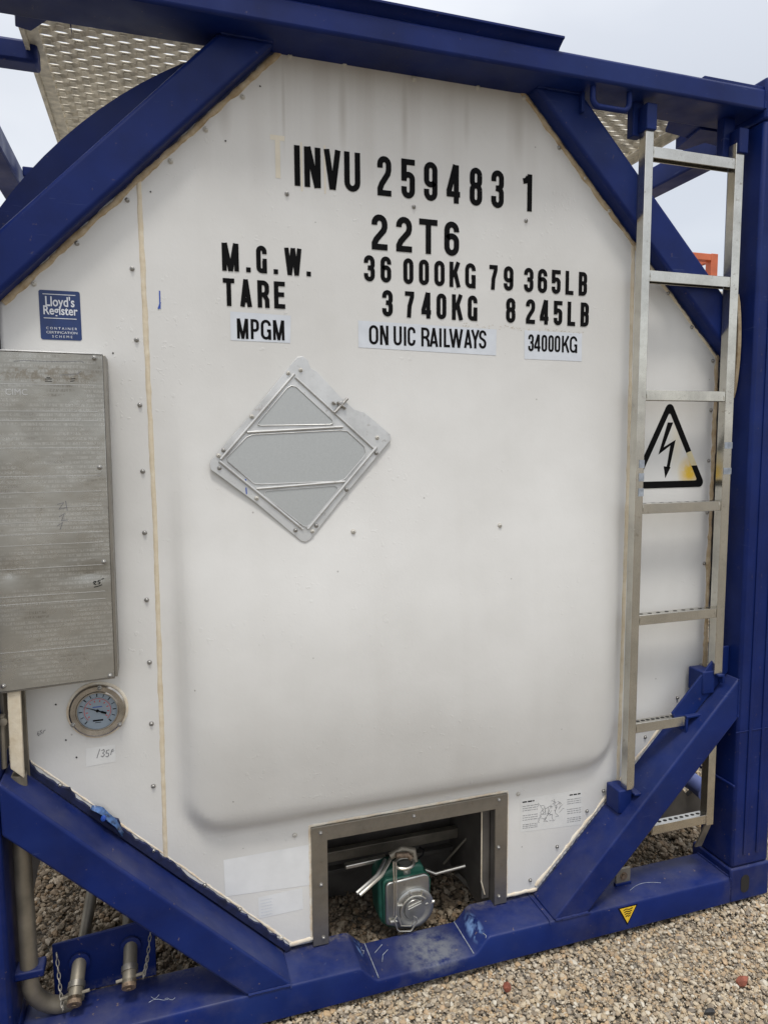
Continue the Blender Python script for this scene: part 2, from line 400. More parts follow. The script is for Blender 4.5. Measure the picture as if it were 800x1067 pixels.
def sill():
    # profile along x of the top face: full height, sunk in the middle
    xs = [(.162, .092), (1.000, .092), (1.012, .090), (1.050, .050), (1.062, .044), (1.350, .046), (1.362, .052), (1.392, .086), (1.404, .092), (2.276, .090)]
    v = []; f = []
    prof = lambda t: [(0, .003), (0, t-.012), (.0035, t-.0035), (.012, t), (.149, t), (.1525, t-.003), (.1525, .003)]
    for x, t in xs: v += [(x, y, z) for y, z in prof(t)]
    n = 7
    for i in range(len(xs)-1):
        for k in range(n): f.append((i*n+k, i*n+(k+1) % n, (i+1)*n+(k+1) % n, (i+1)*n+k))
    f += [tuple(range(n)), tuple(reversed(range((len(xs)-1)*n, len(xs)*n)))]
    b = MB(); b.add(v, f); o = b.build('bottom_sill', 'blue', T, .004, seg=2)
    # weld lines
    w = MB(); w.tube([(.815, .145, .094), (.817, .008, .0945), (.818, -.001, .085)], .0022, 6); w.build('weld_bead', 'blue', o, smooth=True)
    w = MB(); w.tube([(1.0625, .147, .046), (1.0625, .006, .046)], .0013, 5); w.build('weld_bead', 'scuff', o, smooth=True)
    w = MB(); w.tube([(1.351, .147, .048), (1.351, .006, .048)], .0014, 5); w.build('weld_bead', 'scuff', o, smooth=True)
    w = MB(); w.tube([(1.600, .145, .093), (1.600, .008, .0935), (1.600, -.001, .084)], .0022, 6); w.build('weld_bead', 'blue', o, smooth=True)
    w = MB(); w.tube([(1.64, -.0005, .090), (1.74, -.0005, .0905)], .0018, 6); w.build('weld_bead', 'blue', o, smooth=True)
    # white scrapes in the paint
    for pts in ([(1.046, .120), (1.040, .110), (1.048, .104), (1.043, .092)], [(1.39, .025), (1.394, .012), (1.388, .004)], [(1.08, .1), (1.11, .125)], [(1.09, .06), (1.10, .085), (1.12, .1)]):
        zt = .0465 if pts[0][0] > 1.06 and pts[0][0] < 1.3 else (.058 if pts[0][0] < 1.06 else .088)
        MB().tube([(x, y, zt) for x, y in pts], .0009, 5).build('paint_scrape', 'scuff', o)
    for x0, x1, yy in ((1.92, 2.04, .05),):
        MB().tube([(x0+(x1-x0)*i/8, yy+.018*math.sin(i/8*3.1), .0915) for i in range(9)], .0006, 5).build('paint_scrape', 'scuff', o)
    for k in range(3):
        x = .42+random.random()*.12; y = .05+random.random()*.06
        MB().tube([(x+.012*i*math.cos(k), y+.006*math.sin(i*1.3+k), .0925) for i in range(5)], .0006, 5).build('paint_scrape', 'scuff', o)
    return o
SILL = sill()

def header():
    b = MB(); b.box(.160, 2.278, .002, .150, 2.495, 2.556); o = b.build('top_beam', 'blue', T, .008, seg=3)
    l = MB(); l.add([(x, y, z) for x in (.40, 1.588) for y, z in ((-.012, 2.578), (-.012, 2.584), (.12, 2.584), (.12, 2.556), (.02, 2.556), (.012, 2.566), (-.004, 2.576))],
                    [(0,1,2,3,4,5,6), (13,12,11,10,9,8,7)]+[(i, (i+1) % 7, (i+1) % 7+7, i+7) for i in range(7)])
    l.build('gutter_lip', 'blue', o, .001)
    MB().box(2.06, 2.276, .01, .14, 2.556, 2.566).build('beam_packer', 'blue', o, .002)
    return o
TOP = header()
def brace(pts, name='diagonal_brace'):
    b = MB(); b.prism_y(pts, .001, .150); return b.build(name, 'blue', T, .007, seg=3)
# (x+z = k lines for the falling braces, z-x = k for the rising ones)
brace([(.160, .760), (.160, .632), (.700, .092), (.8215, .092), (.40, .514)])
brace([(1.612, .091), (1.735, .091), (2.278, .634), (2.278, .768)])
def upper(pts):
    b = MB(); b.prism_y(pts, .075, .150); return b.build('diagonal_brace', 'blue', T, .011, seg=4)
upper([(.160, 1.815), (.160, 1.950), (.705, 2.497), (.840, 2.497)])
upper([(1.553, 2.497), (1.703, 2.497), (2.278, 1.922), (2.278, 1.772)])
# gusset between the braces and the posts, set back from the faces
g = MB(); g.prism_y([(2.10, .60), (2.277, .775), (2.277, .86), (2.255, .86), (2.06, .66)], .05, .058); g.build('gusset_plate', 'blue', T, .002)

def weld(a, b, r=.0032, seed=0):
    rr = random.Random(seed); a = Vector(a); b = Vector(b); n = max(4, int((b-a).length/.006)); rad = [r*rr.uniform(.75, 1.25) for _ in range(n+1)]
    mb = MB(); mb.tube([a.lerp(b, i/n)+Vector((rr.uniform(-1, 1), rr.uniform(-1, 1), rr.uniform(-1, 1)))*r*.18 for i in range(n+1)], r, 7, rf=lambda i: rad[i])
    return mb.build('weld_bead', 'blue', T, smooth=True)
for k, (a, b) in enumerate((((.705, .001, .0935), (.815, .001, .0935)), ((1.618, .001, .0935), (1.730, .001, .0935)), ((2.2745, .001, .64), (2.2745, .001, .764)),
                            ((.712, .0755, 2.4945), (.835, .0755, 2.4945)), ((1.558, .0755, 2.4945), (1.698, .0755, 2.4945)), ((2.2745, .0755, 1.78), (2.2745, .0755, 1.918)),
                            ((2.2755, .003, 2.50), (2.2755, .003, 2.553)), ((2.2755, .006, .006), (2.2755, .001, .09)), ((2.274, .01, .092), (2.274, .148, .092)), ((.70, .006, .0945), (.70, .145, .0945)))):
    weld(a, b, .0034, k)

# ---- tank shell and its saddle ring ------------------------------
def shell():
    seg = 96; R = 1.165; cz = 1.372; cx = 1.219; v = []; f = []
    for y, r in ((.62, R-.03), (.64, R), (5.87, R), (5.89, R-.03)):
        for k in range(seg):
            a = 2*math.pi*k/seg; v.append((cx+r*math.cos(a), y, cz+r*math.sin(a)))
    for i in range(3):
        for k in range(seg): f.append((i*seg+k, i*seg+(k+1) % seg, (i+1)*seg+(k+1) % seg, (i+1)*seg+k))
    f.append(tuple(reversed(range(3*seg, 4*seg)))); f.append(tuple(range(seg)))
    # the cladding skirt that runs forward to the end panel, open at the bottom round the discharge recess
    b = MB(); b.add(v, f); n = 80; v = []; f = []
    for y in (.165, .66):
        for r in (R-.006, R-.03):
            for k in range(n+1):
                a = math.radians(-42+264*k/n); v.append((cx+r*math.cos(a), y, cz+r*math.sin(a)))
    m1 = n+1
    for k in range(n): f += [(k, k+1, 2*m1+k+1, 2*m1+k), (m1+k, 3*m1+k, 3*m1+k+1, m1+k+1), (k, m1+k, m1+k+1, k+1)]
    b.add(v, f); b.build('tank_shell', 'clad', T, smooth=True)
shell()
def saddle():
    # blue collar plate whose curved edge shows above the left brace
    cx, cz, R0, R1 = 1.219, 1.372, 1.155, 1.232
    for a0, a1 in ((100, 165),):
        pts = [(cx+R1*math.cos(math.radians(a0+(a1-a0)*i/24)), cz+R1*math.sin(math.radians(a0+(a1-a0)*i/24))) for i in range(25)]
        pts += [(cx+R0*math.cos(math.radians(a1-(a1-a0)*i/24)), cz+R0*math.sin(math.radians(a1-(a1-a0)*i/24))) for i in range(25)]
        b = MB()
        n = 25
        vs = [(p[0], .152, p[1]) for p in pts]+[(p[0], .215, p[1]) for p in pts]
        fs = []
        for i in range(n-1):
            j = 2*n-1-i
            fs += [(i, i+1, j-1, j), (i+50, j+50, j-1+50, i+1+50), (i, i+50, i+51, i+1), (j, j-1, j+49, j+50)]
        fs += [(0, 49, 99, 50), (24, 74, 75, 25)]
        b.add(vs, fs); b.build('saddle_collar', 'blue', T, smooth=True)
saddle()

# ---- white end panel with pressed bulge --------------------------
OCT = [(.196, .745), (.836, .105), (1.624, .105), (2.257, .738), (2.257, 1.797), (1.532, 2.521), (.868, 2.521), (.196, 1.856)]
PY = .125
def sst(t): t = np.clip(t, 0, 1); return t*t*(3-2*t)
def panel_y(x, z):
    x = np.asarray(x, float); z = np.asarray(z, float)
    x0, x1, z0, z1, r = .540, 1.917, .466, 1.86, .15
    cx, cz = (x0+x1)/2, (z0+z1)/2
    qx = np.abs(x-cx)-(x1-x0)/2+r; qz = np.abs(z-cz)-(z1-z0)/2+r
    d = -(np.hypot(np.maximum(qx, 0), np.maximum(qz, 0))+np.minimum(np.maximum(qx, qz), 0)-r)
    q = lambda t, p: 1-(1-np.clip(t, 0, 1))**p
    A = (.6*q((x-x0)/.13, 2.4)+.4*q((x-x0)/.34, 2.2))*(.4*q((x1-x)/.13, 2.2)+.6*q((x1-x)/.42, 2.2))
    u = .5+.5*np.cos(np.pi*np.clip((z-.70)/1.13, 0, 1))
    B = (.30*q((z-z0)/.09, 2.2)+.70*q((z-z0)/.60, 2.2))*np.clip(u, 0, 1)
    prof = A*B*sst(d/.05)
    h = .100*prof
    # small dents
    for a, b_, s_, k in ((1.30, 1.17, .12, -.0022), (1.25, .70, .10, -.0018), (.75, 1.0, .10, -.0015), (1.55, 1.3, .1, .002), (.8, .62, .06, -.002)):
        h = h+k*np.exp(-((x-a)**2+(z-b_)**2)/s_**2)*prof
    return PY-h
def py_at(x, z): return float(panel_y(x, z))
def on_panel(px, py, off=0.):
    y = PY
    for _ in range(6):
        q = un(px, py, y-off); y = py_at(q.x, q.z)
    q = un(px, py, y-off); return q
OX0, OX1, OZ1 = .905, 1.513, .449
def end_panel():
    xs = sorted(set([round(x, 4) for x in np.arange(.18, 2.27, .0125)]+[OX0, OX1]))
    zs = sorted(set([round(z, 4) for z in np.arange(.10, 2.53, .0125)]+[OZ1]))
    xs = [x for x in xs if all(abs(x-o) > .004 or x == o for o in (OX0, OX1))]; zs = [z for z in zs if abs(z-OZ1) > .004 or z == OZ1]
    X, Z = np.meshgrid(xs, zs); Y = panel_y(X, Z)
    V = np.stack([X.ravel(), Y.ravel(), Z.ravel()], 1); nx = len(xs); fs = []
    for j in range(len(zs)-1):
        for i in range(nx-1):
            if xs[i] >= OX0-1e-6 and xs[i+1] <= OX1+1e-6 and zs[j+1] <= OZ1+1e-6: continue
            fs.append((j*nx+i, j*nx+i+1, (j+1)*nx+i+1, (j+1)*nx+i))
    me = bpy.data.meshes.new('end_panel'); me.from_pydata(V.tolist(), [], fs)
    bm = bmesh.new(); bm.from_mesh(me)
    n = len(OCT)
    for i in range(n):
        a = Vector((OCT[i][0], 0, OCT[i][1])); b = Vector((OCT[(i+1) % n][0], 0, OCT[(i+1) % n][1]))
        d = b-a; nrm = Vector((d.z, 0, -d.x))
        bmesh.ops.bisect_plane(bm, geom=bm.verts[:]+bm.edges[:]+bm.faces[:], plane_co=a, plane_no=nrm, clear_outer=True)
    bmesh.ops.delete(bm, geom=[v for v in bm.verts if not v.link_faces], context='VERTS')
    bm.to_mesh(me); bm.free(); me.materials.append(M['clad'])
    o = link('end_panel', me, T, smooth=True)
    s = o.modifiers.new('thick', 'SOLIDIFY'); s.thickness = .012; s.offset = 1
    # make sure the face normals look at the camera side
    if me.polygons[0].normal.y > 0: me.flip_normals()
    s.offset = -1
    return o
PANEL = end_panel()

def bead(name, pts, r, mat, parent, amp=.25, flat=.6, step=.012, seed=1):
    """uneven sealant bead along a polyline lying on the panel (x,z), slightly domed"""
    rr = random.Random(seed); P = []
    for i in range(len(pts)-1):
        a, b = pts[i], pts[i+1]; d = math.hypot(b[0]-a[0], b[1]-a[1]); k = max(1, int(d/step))
        for j in range(k): P.append((a[0]+(b[0]-a[0])*j/k, a[1]+(b[1]-a[1])*j/k))
    P.append(pts[-1]); n = len(P); v = []; f = []; K = 7
    l = [0]*n; w1 = w2 = 0
    for i in range(n):
        a = P[max(i-1, 0)]; b = P[min(i+1, n-1)]; dx, dz = b[0]-a[0], b[1]-a[1]; q = math.hypot(dx, dz) or 1
        nx, nz = -dz/q, dx/q
        w1 = w1*.6+rr.uniform(-1, 1)*.4*amp*1.6; w2 = w2*.6+rr.uniform(-1, 1)*.4*amp*1.6
        for k in range(K):
            t = -1+2*k/(K-1); ww = r*(1+(w1 if t < 0 else w2))
            x, z = P[i][0]+nx*t*ww, P[i][1]+nz*t*ww
            v.append((x, py_at(x, z)+.002-(.002+r*flat)*math.sqrt(max(0, 1-t*t))*(1+.3*w1), z))
    for i in range(n-1):
        for k in range(K-1): f.append((i*K+k, i*K+k+1, (i+1)*K+k+1, (i+1)*K+k))
    b = MB(); b.add(v, f); return b.build(name, mat, parent, smooth=True)
bead('seam_bead', [(.513, 2.155), (.5165, 1.75), (.520, 1.29), (.517, .9), (.513, .43)], .0072, 'seal', PANEL, .22, .35, seed=3)
bead('seam_bead', [(1.921, 2.15), (1.925, 1.5), (1.925, 1.2), (1.919, .42)], .0080, 'seal', PANEL, .25, .35, seed=4)
bead('edge_sealant', [(.206, 1.852), (.870, 2.510)], .0085, 'tan', PANEL, .45, .5, seed=5)
bead('edge_sealant', [(.868, 2.513), (1.532, 2.513)], .0105, 'tan', PANEL, .4, .45, seed=6)
bead('edge_sealant', [(1.528, 2.511), (1.925, 2.114)], .0095, 'tan', PANEL, .45, .5, seed=7)
bead('edge_sealant', [(1.925, 2.114), (2.248, 1.791)], .0062, 'seal', PANEL, .5, .5, seed=17)
bead('edge_sealant', [(2.250, 1.80), (2.250, .74)], .009, 'tan', PANEL, .5, .5, seed=8)
bead('edge_sealant', [(2.252, .752), (1.622, .122)], .0065, 'white_seal', PANEL, .9, .5, seed=9)
bead('edge_sealant', [(1.520, .112), (1.624, .112)], .0065, 'white_seal', PANEL, .8, .5, seed=10)
bead('edge_sealant', [(.836, .113), (.905, .115)], .0070, 'white_seal', PANEL, .8, .5, seed=11)
bead('edge_sealant', [(.2045, .7515), (.8425, .1135)], .0034, 'white_seal', PANEL, .9, .5, seed=12)
# ragged dark strip: shade of the gap between brace and panel, put in as colour
def ragged(a, b, nrm, w, seed, jag=.012):
    rr = random.Random(seed); n = int(math.hypot(b[0]-a[0], b[1]-a[1])/.010); dx, dz = (b[0]-a[0])/n, (b[1]-a[1])/n
    nx, nz = nrm[0]*.7071, nrm[1]*.7071; v = []; f = []; o = 0
    for i in range(n+1):
        o = o*.72+rr.uniform(-1, 1)*jag*.42
        if rr.random() < .08: o += rr.uniform(0, jag*.9)
        x, z = a[0]+dx*i, a[1]+dz*i
        h = max(.0015, w+o)
        for e, yo in ((-.012, -.0040), (h-.002, -.0050), (h, -.0030), (h+.0005, -.001)):
            v.append((x+nx*e, PY+yo, z+nz*e))
    for i in range(n):
        for k in range(3): f.append((4*i+k, 4*i+k+1, 4*i+k+5, 4*i+k+4))
    m_ = MB(); m_.add(v, f); return m_
ragged((.836, .104), (.196, .744), (1, 1), .0055, 21, .0085).build('gap_shade_strip', 'gap_shade', PANEL)
ragged((2.257, .738), (1.626, .107), (-1, 1), .001, 22, .006).build('gap_shade_strip', 'gap_shade', PANEL)
ragged((.198, 1.860), (.866, 2.521), (1, -1), .003, 23, .006).build('gap_shade_strip', 'gap_shade', PANEL)
ragged((1.534, 2.519), (2.250, 1.800), (-1, -1), .004, 24, .007).build('gap_shade_strip', 'gap_shade', PANEL)

# screws and rivets of the panel
def fastener(name, mat, r=.0075):
    b = MB(); b.disc_y((0, 0, 0), [(r*1.25, .001), (r*1.2, -.0012), (r*.95, -.0016), (r*.85, -.0042), (r*.55, -.0058), (r*.35, -.0060), (r*.3, -.0035), (.0002, -.0032)], 16)
    return b
_rv = {}
def rivet(px, py, mat='screw', parent=None, r=.0075, surf=None, name='panel_screw'):
    parent = parent or PANEL
    q = on_panel(px, py) if surf is None else un(px, py, surf)
    key = (mat, round(r, 4), name)
    if key not in _rv:
        o = fastener(name, mat, r).build(name, mat, parent, smooth=True); _rv[key] = o.data
    else:
        o = link(name, _rv[key], parent)
    o.location = q
    if o.parent.type != 'EMPTY': o.matrix_parent_inverse = Matrix.Identity(4)
    return o
for q in [(133,208.5),(80.6,253.5),(138,280),(142.5,354),(146,422),(149,491),(151,555),(153,625),(156,690),(158,754),(160,819),(160.3,886),(213.5,922),(250,947),(63,818),
          (299,202),(431,215.5),(547.7,230),(695.6,305.6),(720,341),(742,376),(740,427.5),(737.6,480),(736,534),(733,587),(729.5,693),(705,727),(671.6,768),(611,845),(580,882),(552,917),(628,824),(582,154)]:
    rivet(*q, mat='screw', r=.0050)
for q in [(302,58.5),(359,67),(431,82),(497.5,91),(545.5,102),(608.5,186),(634,220),(253,101),(214.5,135),(178,168),(35.6,295.5),(307,870),(293,977),(539.6,827),(520.5,547.5),(368,554)]:
    rivet(*q, mat='cream_screw', r=.0058, name='panel_rivet')

# ---- lettering ---------------------------------------------------
def arc(cx, cy, rx, ry, a0, a1, k=9):
    return [(cx+rx*math.cos(math.radians(a0+(a1-a0)*i/k)), cy+ry*math.sin(math.radians(a0+(a1-a0)*i/k))) for i in range(k+1)]
def glyph(ch, w, h, t):
    a = t/2; Lx, R, B, Tp = a, w-a, a, h-a; mx = w/2; rx = (R-Lx)/2; ry = min(rx*1.15, h*.24); c = .5*h
    if ch in '0O': return [arc(mx, Tp-ry, rx, ry, 0, 180)+arc(mx, B+ry, rx, ry, 180, 360)+[(R, Tp-ry)]]
    if ch in 'I': return [[(mx, 0), (mx, h)]]
    if ch == '.': return [[(mx, 0), (mx, t*1.05)]]
    if ch == '1': return [[(R, 0), (R, h)], [(0, .80*h), (.35*w, .82*h), (R-a*.6, .92*h)]]
    if ch == '2': return [[(Lx, .70*h)]+arc(mx, Tp-ry, rx, ry, 180, 0)+[(R, .66*h), (R-.06*w, .56*h), (Lx+.12*w, .30*h), (Lx, .18*h), (Lx, 0)], [(Lx, B), (w, B)]]
    if ch == '3':
        r2 = min(ry, .2*h)
        return [[(Lx, .70*h)]+arc(mx, Tp-ry, rx, ry, 180, 0)+[(R, .64*h)]+arc(mx+.0*w, .64*h, rx, .64*h-.52*h, 0, -70, 5)+[(.36*w, .525*h)],
                [(.36*w, .525*h)]+arc(mx, .40*h, rx, .115*h, 70, 0, 5)+arc(mx, B+ry, rx, ry, 0, -180)+[(Lx, .31*h)]]
    if ch == '4': return [[(w*.72, 0), (w*.72, h)], [(w*.66, h), (a*.9, .30*h)], [(0, .24*h), (w, .24*h)]]
    if ch == '5': return [[(w, Tp), (Lx, Tp)], [(Lx, h), (Lx, .44*h)], [(Lx, .50*h)]+arc(mx, .60*h-ry*.75, rx, ry*.8, 140, 0)+[(R, B+ry)]+arc(mx, B+ry, rx, ry, 0, -180)+[(Lx, .30*h)]]
    if ch == '6': return [[(R, .70*h)]+arc(mx, Tp-ry, rx, ry, 0, 180)+arc(mx, B+ry, rx, ry, 180, 360)+arc(mx, .60*h-ry, rx, ry*.85, 0, 150)]
    if ch == '9': return [[(w-x, h-y) for x, y in s_] for s_ in glyph('6', w, h, t)]
    if ch == '7': return [[(0, Tp), (w, Tp)], [(R, h-t*.9), (R-.02*w, .78*h), (.5*w, .45*h), (.42*w, 0)]]
    if ch == '8':
        return [arc(mx, Tp-ry, rx*.97, ry, 0, 180)+arc(mx, .53*h+.11*h, rx*.97, .11*h, 180, 360)+[(mx+rx*.97, Tp-ry)],
                arc(mx, .53*h-.13*h, rx, .13*h, 0, 180)+arc(mx, B+ry, rx, ry, 180, 360)+[(R, .40*h)]]
    if ch == 'N': return [[(Lx, 0), (Lx, h)], [(Lx+a*.3, h), (R-a*.3, 0)], [(R, 0), (R, h)]]
    if ch == 'M': return [[(Lx, 0), (Lx, h)], [(Lx+a*.3, h), (mx, 0)], [(mx, 0), (R-a*.3, h)], [(R, 0), (R, h)]]
    if ch == 'V': return [[(a, h), (mx-.02*w, 0)], [(w-a, h), (mx+.02*w, 0)]]
    if ch == 'W': return [[(a, h), (.30*w, 0)], [(.30*w, 0), (mx, h)], [(mx, h), (.70*w, 0)], [(.70*w, 0), (w-a, h)]]
    if ch == 'U': return [[(Lx, h)]+arc(mx, B+ry, rx, ry, 180, 360)+[(R, h)]]
    if ch == 'T': return [[(0, Tp), (w, Tp)], [(mx, 0), (mx, h-a)]]
    if ch == 'A': return [[(a, 0), (mx, h)], [(w-a, 0), (mx, h)], [(.25*w, .24*h), (.75*w, .24*h)]]
    if ch == 'Y': return [[(a*.8, h), (mx, .45*h)], [(w-a*.8, h), (mx, .45*h)], [(mx, 0), (mx, .5*h)]]
    if ch == 'R': return [[(Lx, 0), (Lx, h)], [(Lx, Tp), (mx, Tp)]+arc(mx, Tp-ry, rx, ry, 90, 0)+[(R, .48*h+ry)]+arc(mx, .48*h+ry, rx, ry, 0, -90)+[(Lx, .48*h)], [(mx+.2*rx, .48*h), (R, .3*h), (R+.1*a, 0)]]
    if ch == 'P': return [[(Lx, 0), (Lx, h)], [(Lx, Tp), (mx, Tp)]+arc(mx, Tp-ry, rx, ry, 90, 0)+[(R, .44*h+ry)]+arc(mx, .44*h+ry, rx, ry, 0, -90)+[(Lx, .44*h)]]
    if ch == 'B': return [[(Lx, 0), (Lx, h)], [(Lx, Tp)]+arc(mx, Tp-ry*.9, rx, ry*.9, 90, 0)+arc(mx, .53*h+ry*.8, rx, ry*.8, 0, -90)+[(Lx, .53*h)], [(mx, .53*h)]+arc(mx, .53*h-ry*.8, rx, ry*.8, 90, 0)+arc(mx, B+ry*.9, rx, ry*.9, 0, -90)+[(Lx, B)]]
    if ch == 'E': return [[(Lx, 0), (Lx, h)], [(Lx, Tp), (w, Tp)], [(Lx, .52*h), (w*.92, .52*h)], [(Lx, B), (w, B)]]
    if ch == 'L': return [[(Lx, 0), (Lx, h)], [(Lx, B), (w, B)]]
    if ch == 'K': return [[(Lx, 0), (Lx, h)], [(R, h), (Lx+a, .40*h)], [(Lx+.4*(w-t)+a*.5, .58*h), (R+a*.2, 0)]]
    if ch == 'G': return [[(R, .70*h)]+arc(mx, Tp-ry, rx, ry, 0, 180)+arc(mx, B+ry, rx, ry, 180, 350)+[(R, .44*h)], [(mx+.1*w, .45*h), (w, .45*h)], [(R, .45*h), (R, 0)]]
    if ch == 'C': return [[(R, .68*h)]+arc(mx, Tp-ry, rx, ry, 0, 180)+arc(mx, B+ry, rx, ry, 180, 360)+[(R, .32*h)]]
    if ch == 'S': return [[(R, .72*h)]+arc(mx, Tp-ry, rx, ry, 0, 180)+[(Lx, .66*h), (Lx+.12*w, .57*h), (R-.12*w, .44*h), (R, .33*h)]+arc(mx, B+ry, rx, ry, 0, -180)+[(Lx, .29*h)]]
    if ch == 'F': return [[(Lx, 0), (Lx, h)], [(Lx, Tp), (w, Tp)], [(Lx, .52*h), (w*.9, .52*h)]]
    return []
def ribbon(mb, pts, t, to3, k):
    """flat painted stroke of width t; to3(x, z, k) places a point on its surface"""
    P = [pts[0]]
    for q in pts[1:]:
        if math.hypot(q[0]-P[-1][0], q[1]-P[-1][1]) > 1e-5: P.append(q)
    n = len(P); v = []
    if n < 2: return
    for i in range(n):
        def dr(a, b):
            d = (b[0]-a[0], b[1]-a[1]); q = math.hypot(*d) or 1; return (d[0]/q, d[1]/q)
        d0 = dr(P[i-1], P[i]) if i else dr(P[0], P[1]); d1 = dr(P[i], P[i+1]) if i < n-1 else d0
        m_ = (d0[0]+d1[0], d0[1]+d1[1]); q = math.hypot(*m_) or 1; m_ = (m_[0]/q, m_[1]/q)
        cs = max(.45, m_[0]*d0[0]+m_[1]*d0[1]); s = t/2/cs
        v += [to3(P[i][0]-m_[1]*s, P[i][1]+m_[0]*s, k), to3(P[i][0]+m_[1]*s, P[i][1]-m_[0]*s, k)]
    mb.add(v, [(2*i, 2*i+1, 2*i+3, 2*i+2) for i in range(n-1)])
def face_front(o):
    me = o.data; bm = bmesh.new(); bm.from_mesh(me)
    bad = [f for f in bm.faces if f.normal.y > 0]; bmesh.ops.reverse_faces(bm, faces=bad); bm.to_mesh(me); bm.free(); return o
def panel3(x, z, k): return (x, py_at(x, z)-.0012-.00012*k, z)
def letters(name, chars, ztop, zbot, ty, mat='black', to3=panel3, tw=.148, parent=None, slope=0):
    """chars = [(char, left px, right px, y px)]; heights are world values"""
    mb = MB(); h = ztop-zbot
    for ch, xl, xr, yp in chars:
        x0 = un(xl, yp, PY).x; x1 = un(xr, yp, PY).x; w = x1-x0
        for k, s in enumerate(glyph(ch, w, h, tw*h)):
            ribbon(mb, [(x0+p[0], zbot+p[1]) for p in s], tw*h, to3, k)
    return face_front(mb.build(name, mat, parent or PANEL))
def zz(px, py): return un(px, py, PY).z
letters('serial_letters', [('I',307.2,312,173),('N',317,334,176),('V',337.5,355,179),('U',358.6,375.2,182)], 2.2815, 2.182, 0)
letters('serial_digits', [('2',393,407.5,185),('5',418,432,188),('9',441.5,455.5,192),('4',465,479,195),('8',489,502,198),('3',511.5,524.5,200.5)], 2.2815, 2.180, 0)
letters('check_digit', [('1',544.5,553.8,204)], 2.2815, 2.180, 0)
z1 = zz(395, 223.5); z0 = zz(395, 260.5)
letters('size_code', [('2',387,403.5,241),('2',412.5,429,243),('T',436.5,455.5,245),('6',462.6,478,249)], z1, z0, 0, tw=.172)
z1 = zz(240, 253.5); z0 = zz(240, 282.5)
letters('gross_weight_text', [('M',231.3,248.8,268),('.',257,261,283),('G',267,278,270),('.',285.5,289.5,285),('W',296.3,314.3,273),('.',319.8,323.5,287)], z1, z0, 0, tw=.170)
z1 = zz(238, 290); z0 = zz(238, 318.8)
letters('tare_text', [('T',232.5,244.5,304),('A',250,262.5,305),('R',268.3,280.5,306),('E',285.5,297,307)], z1, z0, 0, tw=.170)
z1 = zz(385, 266); z0 = zz(385, 293.3)
letters('gross_kilograms', [('3',379,390.3,279.5),('6',396.3,407.4,281.5)], z1, z0, 0, tw=.172)
letters('gross_kilograms', [('0',420,430.5,283),('0',436.2,446.7,285),('0',452.2,463,286.5),('K',468,479.2,287.5),('G',484.3,495.2,289)], z1, z0, 0, tw=.172)
letters('gross_pounds', [('7',509.5,518,290),('9',524.4,534.5,292)], z1, z0, 0, tw=.172)
letters('gross_pounds', [('3',545.5,555.3,294),('6',559.8,569.6,295.5),('5',574.3,583.5,297),('L',588.6,597,298.5),('B',602.4,611,300)], z1, z0, 0, tw=.172)
z1 = zz(404, 302.3); z0 = zz(404, 329.8)
letters('tare_kilograms', [('3',398,409,316)], z1, z0, 0, tw=.172)
letters('tare_kilograms', [('7',421.7,431.3,318),('4',438.8,448.8,319),('0',454.5,464.8,320),('K',470.5,481.8,321),('G',487,497,322)], z1, z0, 0, tw=.172)
letters('tare_pounds', [('8',526.8,536.6,324.5)], z1, z0, 0, tw=.172)
letters('tare_pounds', [('2',547.5,557,326.5),('4',562,571,328),('5',576.4,585.3,329),('L',590.7,598.8,330),('B',604.3,612.8,331)], z1, z0, 0, tw=.172)
def panel3g(x, z, k): return (x, py_at(x, z)-.0005-.0001*k, z)
letters('ghost_letters', [('T', 282, 297, 168)], 2.300, 2.196, 0, mat='ghost', to3=panel3g, tw=.12)
letters('ghost_letters', [('I', 312, 316.5, 175), ('I', 336, 341, 180)], 2.290, 2.170, 0, mat='ghost', to3=panel3g, tw=.035)

def flat_poly(name, pts, mat, parent, off=.0008, surf=None):
    """sticker lying on the panel through photograph corners"""
    q = [on_panel(*p) if surf is None else un(p[0], p[1], surf) for p in pts]
    mb = MB(); mb.prism([(v.x, v.y-off, v.z) for v in q], (0, off*.7, 0)); return mb.build(name, mat, parent)
def sticker_grid(name, c, mat, parent, off, n=10):
    """four corners px (tl,tr,br,bl) -> sheet that follows the panel"""
    v = []; f = []
    Q = [on_panel(*p) for p in c]
    for j in range(n+1):
        for i in range(n+1):
            a, b = i/n, j/n
            x = (Q[0].x*(1-a)+Q[1].x*a)*(1-b)+(Q[3].x*(1-a)+Q[2].x*a)*b; z = (Q[0].z*(1-a)+Q[1].z*a)*(1-b)+(Q[3].z*(1-a)+Q[2].z*a)*b
            v.append((x, py_at(x, z)-off, z))
    for j in range(n):
        for i in range(n): f.append((j*(n+1)+i, (j+1)*(n+1)+i, (j+1)*(n+1)+i+1, j*(n+1)+i+1))
    mb = MB(); mb.add(v, f); return face_front(mb.build(name, mat, parent, smooth=True))
s1 = sticker_grid('text_sticker', [(240,324.5),(303,329),(302.5,357.5),(240.5,354.5)], 'sticker', PANEL, .0007)
s2 = sticker_grid('text_sticker', [(373,334),(517,343.3),(516.5,370.5),(373.5,362)], 'sticker', PANEL, .0007)
s3 = sticker_grid('text_sticker', [(546,344),(606,347.5),(605.5,376.5),(546,374)], 'sticker', PANEL, .0007)
s1['label'] = 'sticker reading MPGM'; s2['label'] = 'sticker reading ON UIC RAILWAYS'; s3['label'] = 'sticker reading 34000KG'
z1 = zz(252, 332); z0 = zz(252, 353)
letters('sticker_letters', [('M',247,258.8,343),('P',261.3,270,344),('G',271.8,282.5,345),('M',284.5,296.3,345)], z1, z0, 0, tw=.140)
z1 = zz(389, 338.8); z0 = zz(389, 359)
